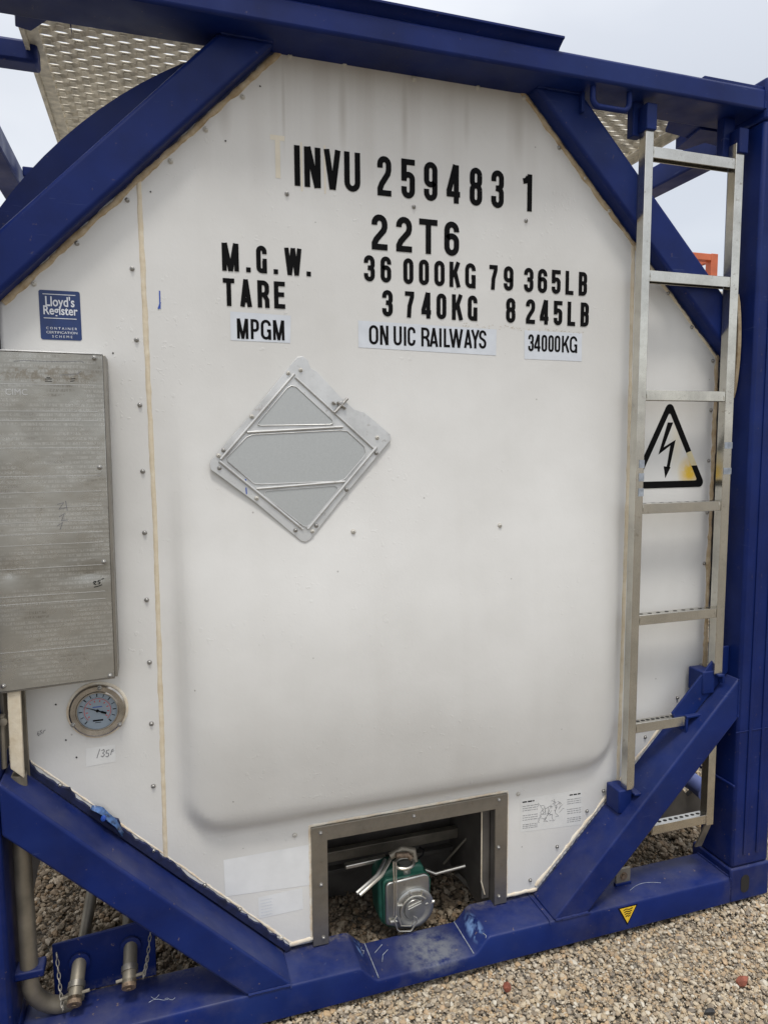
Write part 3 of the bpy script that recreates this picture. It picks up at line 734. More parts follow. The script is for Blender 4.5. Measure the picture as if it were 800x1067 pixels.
letters('sticker_letters', [('O',384.3,394,349),('N',395.7,404.5,350),('U',409.8,418.4,351),('I',420.5,423,351.5),('C',424.4,432.6,352),('R',438.6,447.2,352),('A',447.2,456.2,353),('I',457.5,459.6,353),('L',462,468.5,354),('W',467.5,482,354),('A',483,491.5,355),('Y',490.5,499,355),('S',498.6,506.3,355)], z1, z0, 0, tw=.138)
z1 = zz(552, 348.3); z0 = zz(552, 366)
letters('sticker_letters', [('3',549.9,555.6,357),('4',556,562.6,358),('0',563.7,569.5,358),('0',570.7,576.4,359),('0',577.3,583.2,359),('K',584.8,592.6,359.5),('G',593,600.8,360)], z1, z0, 0, tw=.138)

def font_text(name, txt, mat, parent, x0, x1, zb, zt, y, bold=0., thick=0.):
    """built-in font turned into a flat mesh and fitted in a box on an x-z plane at depth y"""
    cu = bpy.data.curves.new(name, 'FONT'); cu.body = txt; cu.offset = bold; cu.resolution_u = 3
    t = bpy.data.objects.new(name, cu); COL.objects.link(t)
    dg = bpy.context.evaluated_depsgraph_get(); me = bpy.data.meshes.new_from_object(t.evaluated_get(dg))
    bpy.data.objects.remove(t); bpy.data.curves.remove(cu)
    co = np.array([v.co[:] for v in me.vertices]); lo, hi = co.min(0), co.max(0)
    for v in me.vertices:
        a = (v.co.x-lo[0])/(hi[0]-lo[0]); b = (v.co.y-lo[1])/(hi[1]-lo[1])
        x = x0+a*(x1-x0); z = zb+b*(zt-zb)
        yy = y if not callable(y) else y(x, z)
        v.co = (x, yy, z)
    me.name = name; me.materials.clear(); me.materials.append(M[mat])
    o = link(name, me, parent); return face_front(o)
# blue certification sticker with the letter-spaced scheme lines
def rr_poly(x0, x1, z0, z1, r, k=5): return [(p[0], p[2]) for p in rbox_path(x0, x1, z0, z1, r, 0, k)]
mb = MB(); mb.prism_y(rr_poly(.2815, .3705, 1.7725, 1.8865, .005), PY-.0010, PY-.0002); LS = mb.build('certification_sticker', 'navy', PANEL)
LS['label'] = 'small navy sticker with white lettering'
yy = PY-.0015
font_text('sticker_title', "Lloyd's", 'whiteink', LS, .295, .358, 1.8425, 1.8735, yy, .018)
font_text('sticker_title', "Register", 'whiteink', LS, .290, .364, 1.824, 1.851, yy-.0002, .018)
for i, (s_, a, b_) in enumerate((("C O N T A I N E R", .294, .361), ("CERTIFICATION", .294, .361), ("S C H E M E", .306, .350))):
    font_text('sticker_line', s_, 'whiteink', LS, a, b_, 1.7965-.0095*i, 1.8020-.0095*i, yy, .004)
for z in (1.8765, 1.8215): MB().box(.290, .361, yy-.0002, yy, z, z+.0016).build('sticker_rule', 'whiteink', LS)

# high-voltage warning triangle
def warn():
    A, B_, C_ = Vector((2.073, 1.660)), Vector((2.224, 1.376)), Vector((1.930, 1.376))
    def roundtri(A, B_, C_, r, k=6):
        pts = []; P = [A, B_, C_]
        for i in range(3):
            p, a, b = P[i], P[i-1], P[(i+1) % 3]; da = (a-p).normalized(); db = (b-p).normalized()
            half = math.acos(max(-1, min(1, da.dot(db))))/2; d = r/math.tan(half); c = p+(da+db).normalized()*(r/math.sin(half))
            s = p+da*d; e = p+db*d; a0 = math.atan2(s.y-c.y, s.x-c.x); a1 = math.atan2(e.y-c.y, e.x-c.x)
            while a1-a0 > math.pi: a1 -= 2*math.pi
            while a1-a0 < -math.pi: a1 += 2*math.pi
            pts += [(c.x+r*math.cos(a0+(a1-a0)*j/k), c.y+r*math.sin(a0+(a1-a0)*j/k)) for j in range(k+1)]
        return pts
    o_ = roundtri(A, B_, C_, .016); cen = (A+B_+C_)/3
    i_ = roundtri(cen+(A-cen)*.77, cen+(B_-cen)*.77, cen+(C_-cen)*.77, .005)
    n = len(o_); y = PY-.0012
    b = MB(); b.prism_y([p for p in o_], PY-.0006, PY-.0001); base = b.build('warning_triangle', 'sticker', PANEL)
    base.data.materials[0] = M['warn']; base['label'] = 'faded high voltage warning triangle'
    # border, worn through to yellow on the lower right side
    b = MB(); w = MB(); v = [(p[0], y, p[1]) for p in o_]+[(p[0], y, p[1]) for p in i_]
    for i in range(n):
        j = (i+1) % n; pm = ((Vector(o_[i])+Vector(o_[j]))/2)
        q = (v[i], v[j], v[n+j], v[n+i])
        if i == 6:   # the long right side: split at the worn part
            for s0, s1, tgt in ((0, .60, b), (.60, .80, w), (.80, 1, b)):
                L4 = lambda p, r_, s_: (p[0]+(r_[0]-p[0])*s_, y, p[2]+(r_[2]-p[2])*s_)
                tgt.add([L4(q[0], q[1], s0), L4(q[0], q[1], s1), L4(q[3], q[2], s1), L4(q[3], q[2], s0)], [(0, 1, 2, 3)])
        else: b.add(q, [(0, 1, 2, 3)])
    face_front(b.build('triangle_border', 'black', base)); face_front(w.build('worn_border', 'pale_yellow', base))
    pts = [(.345, .335), (.415, .335), (.285, .60-.035), (.443, .49), (.398, .715)]
    bolt = [(300,268),(338,268),(272,440),(355,388),(312,585),(320,578),(283,655),(272,572),(292,582),(318,428),(235,492)]
    q = [un(650+a/6.667, 400+c/6.667, PY) for a, c in bolt]
    b = MB(); b.add([(p.x, y, p.z) for p in q], [(0, 1, 2, 9, 10), (2, 3, 9), (3, 4, 8, 9), (5, 6, 7)]); face_front(b.build('lightning_bolt', 'black', base))
warn()

# instruction label, faded labels, small hand-written note
def mini_label(name, c, mat, label=None):
    o = sticker_grid(name, c, mat, PANEL, .0006, 4)
    if label: o['label'] = label
    return o
il = mini_label('instruction_label', [(542,832.5),(606,822.5),(606,859),(542,867)], 'paper', 'white instruction label with a small line drawing')
def bil(c, a, b):
    Q = [on_panel(*p) for p in c]; x = (Q[0].x*(1-a)+Q[1].x*a)*(1-b)+(Q[3].x*(1-a)+Q[2].x*a)*b; z = (Q[0].z*(1-a)+Q[1].z*a)*(1-b)+(Q[3].z*(1-a)+Q[2].z*a)*b
    return x, z
def scribble_rows(c, a0, a1, b0, b1, rows, mat, parent, name='small_print', t=.0010, seed=1, dash=.07):
    rr = random.Random(seed); mb = MB(); k = 0
    for r in range(rows):
        b = b0+(b1-b0)*(r+.5)/rows; a = a0
        while a < a1:
            l = min(rr.uniform(.3, 1.2)*dash, a1-a)
            ribbon(mb, [bil(c, a, b), bil(c, a+l, b)], t, panel3, k % 3); a += l+dash*.22; k += 1
    return face_front(mb.build(name, mat, parent))
C4 = [(542,832.5),(606,822.5),(606,859),(542,867)]
for (a0, a1, b0, b1, rw) in ((.03,.27,.20,.40,3),(.03,.27,.48,.68,3),(.03,.27,.76,.92,3),(.75,.98,.20,.38,3),(.75,.98,.48,.66,3),(.75,.98,.74,.90,3)):
    scribble_rows(C4, a0, a1, b0, b1, rw, 'grey_ink', il, seed=int(a0*10+b0*100), t=.0014, dash=.05)
scribble_rows(C4, .03, .22, .06, .15, 1, 'black', il, t=.004, seed=2, dash=.06); scribble_rows(C4, .79, .97, .06, .15, 1, 'black', il, t=.004, seed=5, dash=.06)
rr = random.Random(9); mb = MB()
for k in range(26):
    a, b = .30+.36*rr.random(), .28+.5*rr.random(); P = [bil(C4, a, b)]
    for _ in range(3): a += rr.uniform(-.07, .07); b += rr.uniform(-.12, .12); P.append(bil(C4, min(max(a, .28), .7), min(max(b, .15), .85)))
    ribbon(mb, P, .0009, panel3, k % 4)
face_front(mb.build('line_drawing', 'grey_ink', il))
mini_label('faded_label', [(233,896),(322,880),(323,922),(235,934)], 'oldpaper', 'large faded blank label')
fl = mini_label('faded_label', [(269,935),(315,925),(316,947),(270,957)], 'oldpaper', 'small faded label')
scribble_rows([(269,935),(315,925),(316,947),(270,957)], .05, .3, .1, .95, 6, 'sticker', fl, t=.0016, seed=4, dash=.05)
nl = mini_label('paper_note', [(89.5,780),(120.5,775.5),(121,793.5),(90,799)], 'paper', 'white note with handwritten pen marks')
def pen(name, strokes, mat, parent, t=.0016, surf=None):
    mb = MB()
    for k, s in enumerate(strokes):
        q = [on_panel(*p) if surf is None else un(p[0], p[1], surf) for p in s]
        if surf is None: ribbon(mb, [(p.x, p.z) for p in q], t, panel3, k % 4)
        else: ribbon(mb, [(p.x, p.z) for p in q], t, (lambda x, z, kk: (x, surf-.0006-.0001*kk, z)), k % 4)
    return face_front(mb.build(name, mat, parent))
z6 = lambda pts: [(40+a/5.714, 690+b/5.714) for a, b in pts]
pen('pen_marks', [z6([(368,515),(350,570)]), z6([(378,525),(392,518),(395,530),(385,540),(396,550),(385,562),(374,556)]), z6([(425,520),(408,525),(405,540),(418,540),(422,552),(412,562),(402,558)]), z6([(450,515),(440,520),(432,550)]), z6([(434,532),(452,526)])], 'grey_ink', nl, .0015)
pen('pen_marks', [z6([(2,410),(-4,430),(5,438),(8,425),(-2,424)]), z6([(24,402),(12,410),(22,418),(14,430)]), z6([(45,402),(34,408),(28,425)])], 'grey_ink', PANEL, .0013)
pen('pen_marks', [[(166.5,303),(167,322)], [(165,322),(167.5,315)]], 'blue_ink', PANEL, .0030)
for q in ((118,368), (69,771), (80,789), (58.5,734), (258,88), (271,90), (235,147), (157,200)):
    pen('dark_speck', [[(q[0]-.5, q[1]-.6), (q[0]+.6, q[1]+.6)]], 'black', PANEL, .0035)

# scuffs at the label tops
mb = MB(); rr = random.Random(12)
for k in range(70):
    t_ = rr.random(); x = 480+130*t_; y = 339+8*t_+rr.gauss(0, 1.2)
    p = on_panel(x, y); ribbon(mb, [(p.x, p.z), (p.x+rr.uniform(.001, .004), p.z+rr.uniform(-.001, .001))], .0010, panel3g, k % 5)
face_front(mb.build('glue_residue', 'tan', PANEL))

# ---- placard holder ----------------------------------------------
def placard():
    pts_ = [(.72, 1.48), (.9, 1.70), (1.08, 1.53), (.9, 1.32)]
    Am = np.array([[1, z] for _, z in pts_]); k0, k1 = np.linalg.lstsq(Am, np.array([py_at(*p) for p in pts_]), rcond=None)[0]
    def zp(a, b, y):
        yy = .09
        for _ in range(8): p = un(200+a/3.333, 340+b/3.333, yy+y); yy = k0+k1*p.z
        return un(200+a/3.333, 340+b/3.333, yy+y)
    y0 = -.008
    out = [(62,478),(66,468),(205,305),(350,125),(365,107),(385,104),(402,118),(412,145),(435,158),(520,250),(565,290),(600,300),(688,375),(692,392),(640,455),(520,600),(412,740),(395,750),(378,745),(225,615),(100,522),(66,498)]
    mb = MB(); mb.prism([zp(a, b, y0) for a, b in out], (0, .005, 0)); base = mb.build('placard_holder', 'alu', T, .0008)
    panes = [[(230,335),(330,215),(345,206),(362,210),(487,325),(490,336),(480,341),(240,345),(229,342)],
             [(125,470),(122,455),(190,385),(210,376),(515,361),(540,365),(598,418),(603,440),(595,455),(530,530),(510,538),(240,548),(215,545)],
             [(252,578),(258,571),(495,553),(506,560),(503,572),(412,685),(398,696),(385,692),(255,590)]]
    for p in panes:
        q = [zp(a, b, y0-.0012) for a, b in p]
        mb = MB(); mb.prism(q, (0, .001, 0)); o = mb.build('placard_window', 'pane', base)
        mb = MB(); mb.tube([v+Vector((0, -.001, 0)) for v in q], .0014, 6, closed=True); mb.build('window_rim', 'alu', o, smooth=True)
    for a, b, r in (((100,462),(355,165),.0045), ((360,177),(632,425),.0032), ((640,420),(402,704),.0048), ((96,468),(386,705),.0042)):
        mb = MB(); mb.tube([zp(*a, y0-.002), zp(*b, y0-.002)], r, 8); mb.build('slide_rail', 'alu', base, smooth=True)
    for a, b in (((192,368),(524,349)), ((224,564),(530,539))):
        mb = MB(); mb.tube([zp(*a, y0-.003), zp(*b, y0-.003)], .0036, 8); mb.build('cross_bar', 'alu', base, smooth=True)
    for a, b in ((378,152),(335,163),(208,313),(110,430),(93,449),(96,492),(225,597),(360,708),(418,712),(432,692),(537,567),(640,440),(643,387)):
        rivet(200+a/3.333, 340+b/3.333, 'cream_screw' if (a+b) % 4 else 'screw', base, .0048, zp(a, b, y0-.0005).y, 'placard_rivet')
    mb = MB()
    for a, b, c, d in ((495,300,540,250), (505,262,535,285), (488,262,500,270)):
        mb.tube([zp(a, b, y0-.006), zp(c, d, y0-.006)], .0042, 6)
    mb.disc_y(zp(518, 270, y0-.004), [(.008, .003), (.008, -.004), (.004, -.006), (.001, -.006)], 12)
    mb.build('latch_clip', 'screw', base, smooth=True)
    pen('pen_marks', [[(256,499),(256.3,505)], [(256.5,508),(257,515)]], 'blue_ink', base, .0028, zp(187, 545, y0-.0025).y)
placard()

# ---- data plate box at the left ----------------------------------
def data_box():
    yf = .045
    tl, tr, br, bl = (.030, 1.735), (.4195, 1.731), (.4145, .966), (.030, .952)
    mb = MB(); mb.prism_y([tl, tr, br, bl], yf, yf+.004); o = mb.build('data_plate', 'plate', T, .0015)
    mb = MB(); mb.prism_y([tr, (.426, 1.730), (.421, .966), br], yf+.0022, .121); mb.build('plate_flange', 'frame', o, .001)
    mb = MB(); mb.prism_y([(.030, 1.7385), (.4195, 1.7345), (.4195, 1.7315), (.030, 1.7355)], yf-.001, .120); mb.build('plate_flange', 'alu', o, .0008)
    mb = MB(); mb.prism_y([(.030, .9515), (.4145, .9655), (.4145, .962), (.030, .948)], yf+.002, .120); mb.build('plate_flange', 'frame', o, .0008)
    for px, py in ((98.5,373),(104,487),(108.5,585.5),(115,704),(4,715)):
        rivet(px, py, 'screw', o, .0048, yf-.0006, 'plate_screw')
    # engraved ruling
    for py0 in (399.5, 428, 438, 467, 497, 514, 530, 545.5, 558, 569.5, 594, 623, 631, 681):
        a = un(0, py0, yf-.0006); b = un(103+(py0-400)*.04, py0+.0+(-(py0-480))*.035+1.0, yf-.0006)
        mb = MB(); z = a.z; mb.box(.04, b.x-.004, yf-.0006, yf-.0001, z-.0006, z+.0004); mb.build('plate_ruling', 'alu', o)
    font_text('plate_heading', "CIMC", 'alu', o, *(un(6, 408, yf).x, un(29, 408, yf).x), un(6, 411.5, yf).z, un(6, 405, yf).z, yf-.0007, .0)
    zb = lambda pts: [(a/6.154, 590+b/6.154) for a, b in pts]
    pen('pen_marks', [zb([(598,108),(608,96),(618,98),(604,114),(620,118)]), zb([(648,88),(632,92),(630,100),(644,102),(640,112),(628,114)]), zb([(652,84),(668,78)]), zb([(604,134),(630,128),(656,118)])], 'black', o, .0018, yf)
    zt = lambda pts: [(a/6.154, 360+b/6.154) for a, b in pts]
    pen('scratch', [zt([(385,190),(430,188),(500,182),(522,162)]), zt([(90,102),(150,95),(240,100),(400,104),(520,100),(540,110)])], 'grey_ink', o, .0012, yf)
    pen('stamped_marks', [zt([(290,215),(335,215)]), zt([(290,228),(335,230)]), zt([(300,205),(325,207)]), zt([(455,215),(485,212)]), zt([(452,230),(480,226)])], 'black', o, .0016, yf)
    zs_ = lambda pts: [(a/2.667, 280+b/2.667) for a, b in pts]
    pen('pen_marks', [zs_([(160,655),(178,650),(165,668),(185,664)]), zs_([(165,690),(180,680),(172,700),(188,698)]), zs_([(160,715),(175,705),(168,725)]), zs_([(183,645),(188,672)])], 'grey_ink', o, .0016, yf)
    # hinge bracket behind
    mb = MB(); mb.box(.150, .165, .08, .15, .80, .96); mb.build('plate_bracket', 'frame', T, .002)
data_box()

# ---- temperature gauge --------------------------------------------
def gauge():
    c = on_panel(101, 741); c = Vector((.3655, PY, .861)); R = .0665
    mb = MB(); mb.disc_y(c, [(R+.006, .0), (R+.006, -.002), (R+.0035, -.004), (R, -.004)], 48); mb.v = mb.v; ring = mb.build('temperature_gauge', 'white_seal', T, smooth=True)
    mb = MB(); mb.disc_y(c, [(R, -.002), (R, -.010), (R-.004, -.013), (R-.0155, -.0115), (R-.0175, -.014), (R-.0195, -.014), (R-.01955, -.007)], 48)
    mb.f = mb.f[:-1]; bz = mb.build('bezel', 'bezel', ring, smooth=True)
    mb = MB(); mb.disc_y(c, [(R-.0195, -.0065), (R-.0195, -.0075)], 48); d = mb.build('dial', 'dial', ring)
    y = c.y-.0078; r0 = R-.0195
    def p3(x, z, k): return (x, y-.0002*k, z)
    def tick(mb, a, ra, rb, t, k=0):
        ribbon(mb, [(c.x+ra*math.cos(a), c.z+ra*math.sin(a)), (c.x+rb*math.cos(a), c.z+rb*math.sin(a))], t, p3, k)
    mb = MB()
    for k in range(13): tick(mb, math.radians(225-270*k/12), r0*.76, r0*.93, .0026 if k % 2 == 0 else .0018)
    for k in range(49): tick(mb, math.radians(225-270*k/48), r0*.70, r0*.75, .0005)
    face_front(mb.build('dial_marks', 'black', d))
    mb = MB(); ribbon(mb, [(c.x+r0*.66*math.cos(math.radians(225-270*k/30)), c.z+r0*.66*math.sin(math.radians(225-270*k/30))) for k in range(31)], .0012, p3, 1)
    for k in range(10): tick(mb, math.radians(215-250*k/9), r0*.48, r0*.58, .0022, 1)
    face_front(mb.build('dial_marks', 'red', d))
    mb = MB(); ribbon(mb, [(c.x-.011, c.z+.0098), (c.x+.011, c.z+.0098)], .0022, p3, 1); face_front(mb.build('dial_text', 'blue_ink', d))
    mb = MB(); ribbon(mb, [(c.x-.012, c.z-.025), (c.x+.012, c.z-.025)], .0040, p3, 1); ribbon(mb, [(c.x-.007, c.z-.0305), (c.x+.007, c.z-.0305)], .0014, p3, 1); face_front(mb.build('dial_text', 'black', d))
    a = math.radians(157)
    mb = MB(); n = Vector((-math.sin(a), 0, math.cos(a))); u = Vector((math.cos(a), 0, math.sin(a))); q = Vector((c.x, y-.002, c.z))
    mb.prism([q+u*.033, q+n*.0012+u*.002, q-u*.008+n*.0014, q-u*.010+n*.0028, q-u*.022+n*.0022, q-u*.022-n*.0022, q-u*.010-n*.0028, q-u*.008-n*.0014, q-n*.0012+u*.002], (0, .0008, 0))
    mb.disc_y(q, [(.0035, .001), (.0035, -.001)], 16); mb.build('needle', 'black', ring)
    for px, py in ((104,717),(76.5,755.5),(125,755)):
        p = un(px, py, c.y-.012); rivet(px, py, 'screw', ring, .0050, c.y-.012, 'gauge_screw')
gauge()

# ---- discharge recess with its frame -------------------------------
def recess():
    x0, x1, zt = .903, 1.515, .451; w = .045
    mb = MB()
    mb.prism_y([(x0, .096), (x0, zt), (x1, zt), (x1, .096), (x1-w+.003, .096), (x1-w+.003, zt-w+.002), (x0+w, zt-w+.002), (x0+w, .096)], .116, .124)
    fr = mb.build('recess_frame', 'frame', T, .001)
    for px, py in ((334,868),(431,850.5),(519.5,833.5),(334.5,922),(519,883),(519.5,934),(337,977)):
        rivet(px, py, 'screw', fr, .0050, .1155, 'frame_screw')
    bead('frame_sealant', [(x0-.003, .112), (x0-.003, zt+.003), (x1+.003, zt+.003), (x1+.003, .108)], .0048, 'white_seal', fr, .35, .5, .01, seed=31)
    # sheet-metal walls of the recess; dark back one added for the shaded void
    xi0, xi1 = x0+w, x1-w+.003; zi = zt-w+.002
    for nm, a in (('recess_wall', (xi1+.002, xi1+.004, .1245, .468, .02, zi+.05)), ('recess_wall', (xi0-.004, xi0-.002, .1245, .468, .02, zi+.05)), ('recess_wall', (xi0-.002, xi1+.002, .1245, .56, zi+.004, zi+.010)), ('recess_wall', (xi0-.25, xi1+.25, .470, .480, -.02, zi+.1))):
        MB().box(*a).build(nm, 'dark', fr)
    # return lips, bent edge and cross channel
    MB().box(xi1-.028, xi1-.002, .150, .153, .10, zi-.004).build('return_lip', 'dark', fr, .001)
    mb = MB(); mb.tube([(xi1-.030, .148, zi-.02), (xi1-.030, .148, .16), (xi1-.018, .148, .115)], .0022, 6); mb.build('edge_wire', 'seal', fr, smooth=True)
    MB().box(xi0-.002, xi1+.002, .40, .425, .155, .190).build('cross_channel', 'pipe', fr, .002)
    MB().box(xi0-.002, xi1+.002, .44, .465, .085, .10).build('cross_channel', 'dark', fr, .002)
    MB().tube([un(462, 900, .36), un(489, 870, .33), un(491, 855, .33), un(495, 842, .33)], .004, 6).build('stay_rod', 'pipe', fr, smooth=True)
    mb = MB(); a = un(474, 912, .36); b = un(497, 935, .27); mb.prism([a, b, b+Vector((.018, 0, .004)), a+Vector((.012, 0, .004))], (0, .012, 0)); mb.build('stay_foot', 'frame', fr)
recess()

def valve():
    y = .170
    Z = lambda a, b, yy=y: un(360+a/5.714, 860+b/5.714, yy)
    # green body
    mb = MB(); pts = [(198,470),(192,330),(215,290),(240,280),(280,262),(360,250),(440,228),(465,240),(470,285),(500,300),(508,330),(500,470),(470,560),(380,610),(260,612),(215,585),(200,540)]
    mb.prism([Z(a, b, y+.022) for a, b in pts], (0, .075, 0)); bd = mb.build('discharge_valve', 'green', T, .008, seg=3)
    mb = MB(); pts = [(222,345),(240,325),(470,288),(500,300),(508,330),(500,480),(470,560),(400,612),(300,612),(240,600),(226,570)]
    mb.prism([Z(a, b, y+.010) for a, b in pts], (0, .016, 0)); mb.build('valve_flange', 'green', bd, .004)
    # blind cap
    mb = MB(); pts = [(240,372),(246,355),(262,345),(470,292),(488,296),(499,312),(502,360),(500,440),(488,500),(465,555),(430,595),(390,618),(330,622),(290,605),(248,598),(240,585)]
    mb.prism([Z(a, b, y-.002) for a, b in pts], (0, .012, 0)); cap = mb.build('valve_cap', 'cast', bd, .004, seg=3)
    c = Z(404, 488, y-.002); R = .064
    mb = MB(); mb.disc_y(c, [(R, .004), (R, -.006), (R-.006, -.010), (R-.016, -.010), (R-.020, -.007), (.034, -.007), (.031, -.012), (.010, -.013)], 40); mb.build('cap_disc', 'cast', cap, smooth=True)
    mb = MB(); k = [c+Vector((.045*math.cos(math.radians(t)), -.012, .045*math.sin(math.radians(t)))) for t in range(40, 201, 16)]; mb.tube(k, .003, 8); mb.build('cap_rib', 'wire', cap, smooth=True)
    for a in (60, 100, 150):
        t = math.radians(a); mb = MB(); mb.tube([c+Vector((.046*math.cos(t), -.010, .046*math.sin(t))), c+Vector((.062*math.cos(t+.1), -.010, .062*math.sin(t+.1)))], .004, 8); mb.build('cap_lug', 'wire', cap, smooth=True)
    mb = MB()
    for dz in (0, .008): mb.tube([c+Vector((-.022, -.0135, .014-dz)), c+Vector((.020, -.0135, .026-dz))], .0014, 6)
    mb.build('cast_lettering', 'wire', cap, smooth=True)
    for a, b in ((495,460),(290,572)):
        p = Z(a, b, y-.004); mb = MB(); s_ = 1 if a > 400 else -1
        mb.tube([p-Vector((.012*s_, 0, 0)), p+Vector((.016*s_, -.004, .004))], .006, 10); mb.build('cap_bolt', 'wire', cap, smooth=True)
    # locking bar and its wire loop
    mb = MB(); mb.tube([Z(285, 215, y-.02), Z(290, 430, y-.022), Z(285, 545, y-.022)], .0030, 8); mb.build('locking_bar', 'wire', bd, smooth=True)
    mb = MB(); mb.tube([Z(300, 218, y-.022), Z(303, 420, y-.026), Z(300, 560, y-.026)], .0022, 8); mb.build('locking_bar', 'wire', bd, smooth=True)
    lp = [(290,560),(305,540),(318,560),(330,598),(388,598),(410,560),(405,540),(420,548),(425,572),(395,622),(385,630),(320,630),(308,620)]
    mb = MB(); mb.tube([Z(a, b, y-.030) for a, b in lp], .0022, 8, closed=True); mb.build('wire_loop', 'wire', bd, smooth=True)
    # neck, stem and gland on top
    mb = MB(); mb.tube([Z(355, 300, y+.04), Z(352, 215, y+.04)], .022, 16); mb.build('valve_neck', 'cast', bd, smooth=True)
    c2 = Z(350, 225, y+.03)
    mb = MB(); mb.tube([c2+Vector((.030*math.cos(t), .02*math.sin(t), .006*math.sin(t))) for t in [2*math.pi*i/18 for i in range(18)]], .005, 8, closed=True); mb.build('gland_ring', 'wire', bd, smooth=True)
    mb = MB(); mb.tube([Z(265, 185, y+.05), Z(330, 140, y+.05), Z(400, 150, y+.05), Z(410, 215, y+.04)], .012, 10); mb.build('hand_lever', 'pipe', bd, smooth=True)
    mb = MB(); mb.tube([Z(300, 180, y+.03), Z(370, 175, y+.03), Z(395, 200, y+.02)], .009, 10); mb.build('hand_lever', 'rusty', bd, smooth=True)
    # operating arms
    mb = MB(); a, b = Z(245, 190, .26), Z(0, 243, .26); d = Vector((0, 0, -.013)); mb.prism([a, b, b+d, a+d], (0, .02, 0)); mb.build('operating_arm', 'wire', bd, .003)
    mb = MB(); a, b, c_ = Z(235, 205, .22), Z(185, 300, .17), Z(65, 405, .14); d = Vector((.010, 0, -.007))
    mb.tube([a, b, c_], .0062, 8); mb.build('operating_arm', 'cast', bd, smooth=True)
    mb = MB(); mb.tube([a+Vector((.018, 0, 0)), b+Vector((.014, 0, -.004)), c_+Vector((.01, 0, -.008))], .0055, 8); mb.build('operating_arm', 'wire', bd, smooth=True)
    mb = MB(); mb.tube([Z(470, 262, .25), Z(535, 288, .25), Z(712, 240, .22)], .0058, 10); mb.build('operating_arm', 'wire', bd, smooth=True)
    mb = MB(); mb.tube([Z(440, 130, .24), Z(465, 145, .24), Z(460, 175, .22), Z(430, 200, .22)], .0028, 6); mb.build('cable', 'black', bd, smooth=True)
valve()

# ---- ladder ---------------------------------------------------------
def rail(name, x0, x1, z0, z1, yf=.040, d=.030, parent=None, leanx=0):
    mb = MB(); t = .0035
    # angle section: front flange and the flange facing the camera's side
    mb.prism([(x0, yf, z0), (x1, yf, z0), (x1, yf+t, z0), (x0+t, yf+t, z0), (x0+t, yf+d, z0), (x0, yf+d, z0)], (0, 0, z1-z0))
    return mb.build(name, 'rail', parent, .0012)
def ladder():
    L0 = MB(); L0.box(1.9145, 2.211, .050, .058, 2.345, 2.352)
    x0, x1 = 1.889, 1.9165; xr0, xr1 = 2.212, 2.243
    base = rail('ladder', x0, x1, .437, 2.438, parent=T)
    base['label'] = 'bolted steel ladder'
    rail('ladder_rail', xr0, xr1, .775, 2.412, parent=base)
    rail('ladder_rail', xr0-.008, xr1-.010, .262, .640, parent=base)
    mb = MB(); mb.prism([(xr0-.008, .045, .262), (xr0+.018, .045, .262), (xr0+.010, .075, .170), (xr0-.016, .075, .170)], (0, .006, 0)); mb.build('ladder_foot', 'pipe', base)
    for z, a, b in [(2.368, x1, xr0), (2.022, x1, xr0), (1.677, x1, xr0), (1.3365, x1, xr0), (.992, x1, xr0), (.648, x1, 2.106), (.299, 1.990, xr0-.008)]:
        mb = MB(); t = .003; h = .031; yf = .0425; d = .030
        mb.prism([(a, yf, z-h), (a, yf, z), (a, yf+d, z), (a, yf+d, z-h), (a, yf+d-t, z-h), (a, yf+d-t, z-t), (a, yf+t, z-t), (a, yf+t, z-h)], (b-a, 0, 0))
        r = mb.build('ladder_rung', 'rail', base, .001)
        mb = MB(); n = 9
        for k in range(n):
            xc = a+.02+(b-a-.04)*k/(n-1)
            mb.add([(xc+.0072*math.cos(q), yf+.016+.0055*math.sin(q), z+.0004) for q in [2*math.pi*i/12 for i in range(12)]], [tuple(range(12))])
        mb.build('grip_hole', 'hole', r)
        for xe in (a+.004, b-.006):
            MB().tube([(xe, yf+.002, z-.030), (xe, yf-.0008, z-.016), (xe, yf+.002, z-.002)], .0018, 6).build('weld_bead', 'rail', r, smooth=True)
    # blue stubs under the beam and painted end caps
    for cx0, cx1, zc in ((1.872, 1.912, 2.438), (2.196, 2.242, 2.412)):
        mb = MB(); mb.box(cx0-.004, cx1-.008, .071, .100, zc-.035, 2.4965); mb.build('ladder_stub', 'blue', base, .003)
        mb = MB(); mb.box(cx1-.027, cx1+.008, .032, .0705, zc-.030, zc+.042); mb.build('ladder_end_cap', 'blue', base, .003)
    # feet on the brace
    for xc, zc in ((1.893, .395), (2.200, .745)):
        mb = MB(); mb.box(xc-.028, xc+.020, .045, .112, zc-.035, zc+.040); mb.build('ladder_socket', 'blue', base, .004)
        mb = MB(); mb.prism_y([(xc+.020, zc+.030), (xc+.045, zc+.030), (xc+.045, zc-.0), (xc+.037, zc-.0), (xc+.037, zc+.022), (xc+.020, zc+.022)], .030, .075); mb.build('socket_hook', 'blue', base, .002)
    mb = MB(); mb.box(2.1065, 2.19, .036, .090, .642, .650); mb.build('rung_bracket', 'blue', base, .002)
    mb = MB(); mb.box(2.1065, 2.114, .038, .088, .590, .642); mb.build('rung_bracket', 'blue', base, .002)
    # tape bands
    for z in (1.445, 1.405, 1.36):
        MB().box(x0+.010, x1+.0008, .0388, .0402, z, z+.024).build('tape_band', 'tape', base)
    for z in (1.50, 1.42): MB().box(xr0+.002, xr1+.0008, .0388, .0402, z, z+.02).build('tape_band', 'tape', base)
ladder()

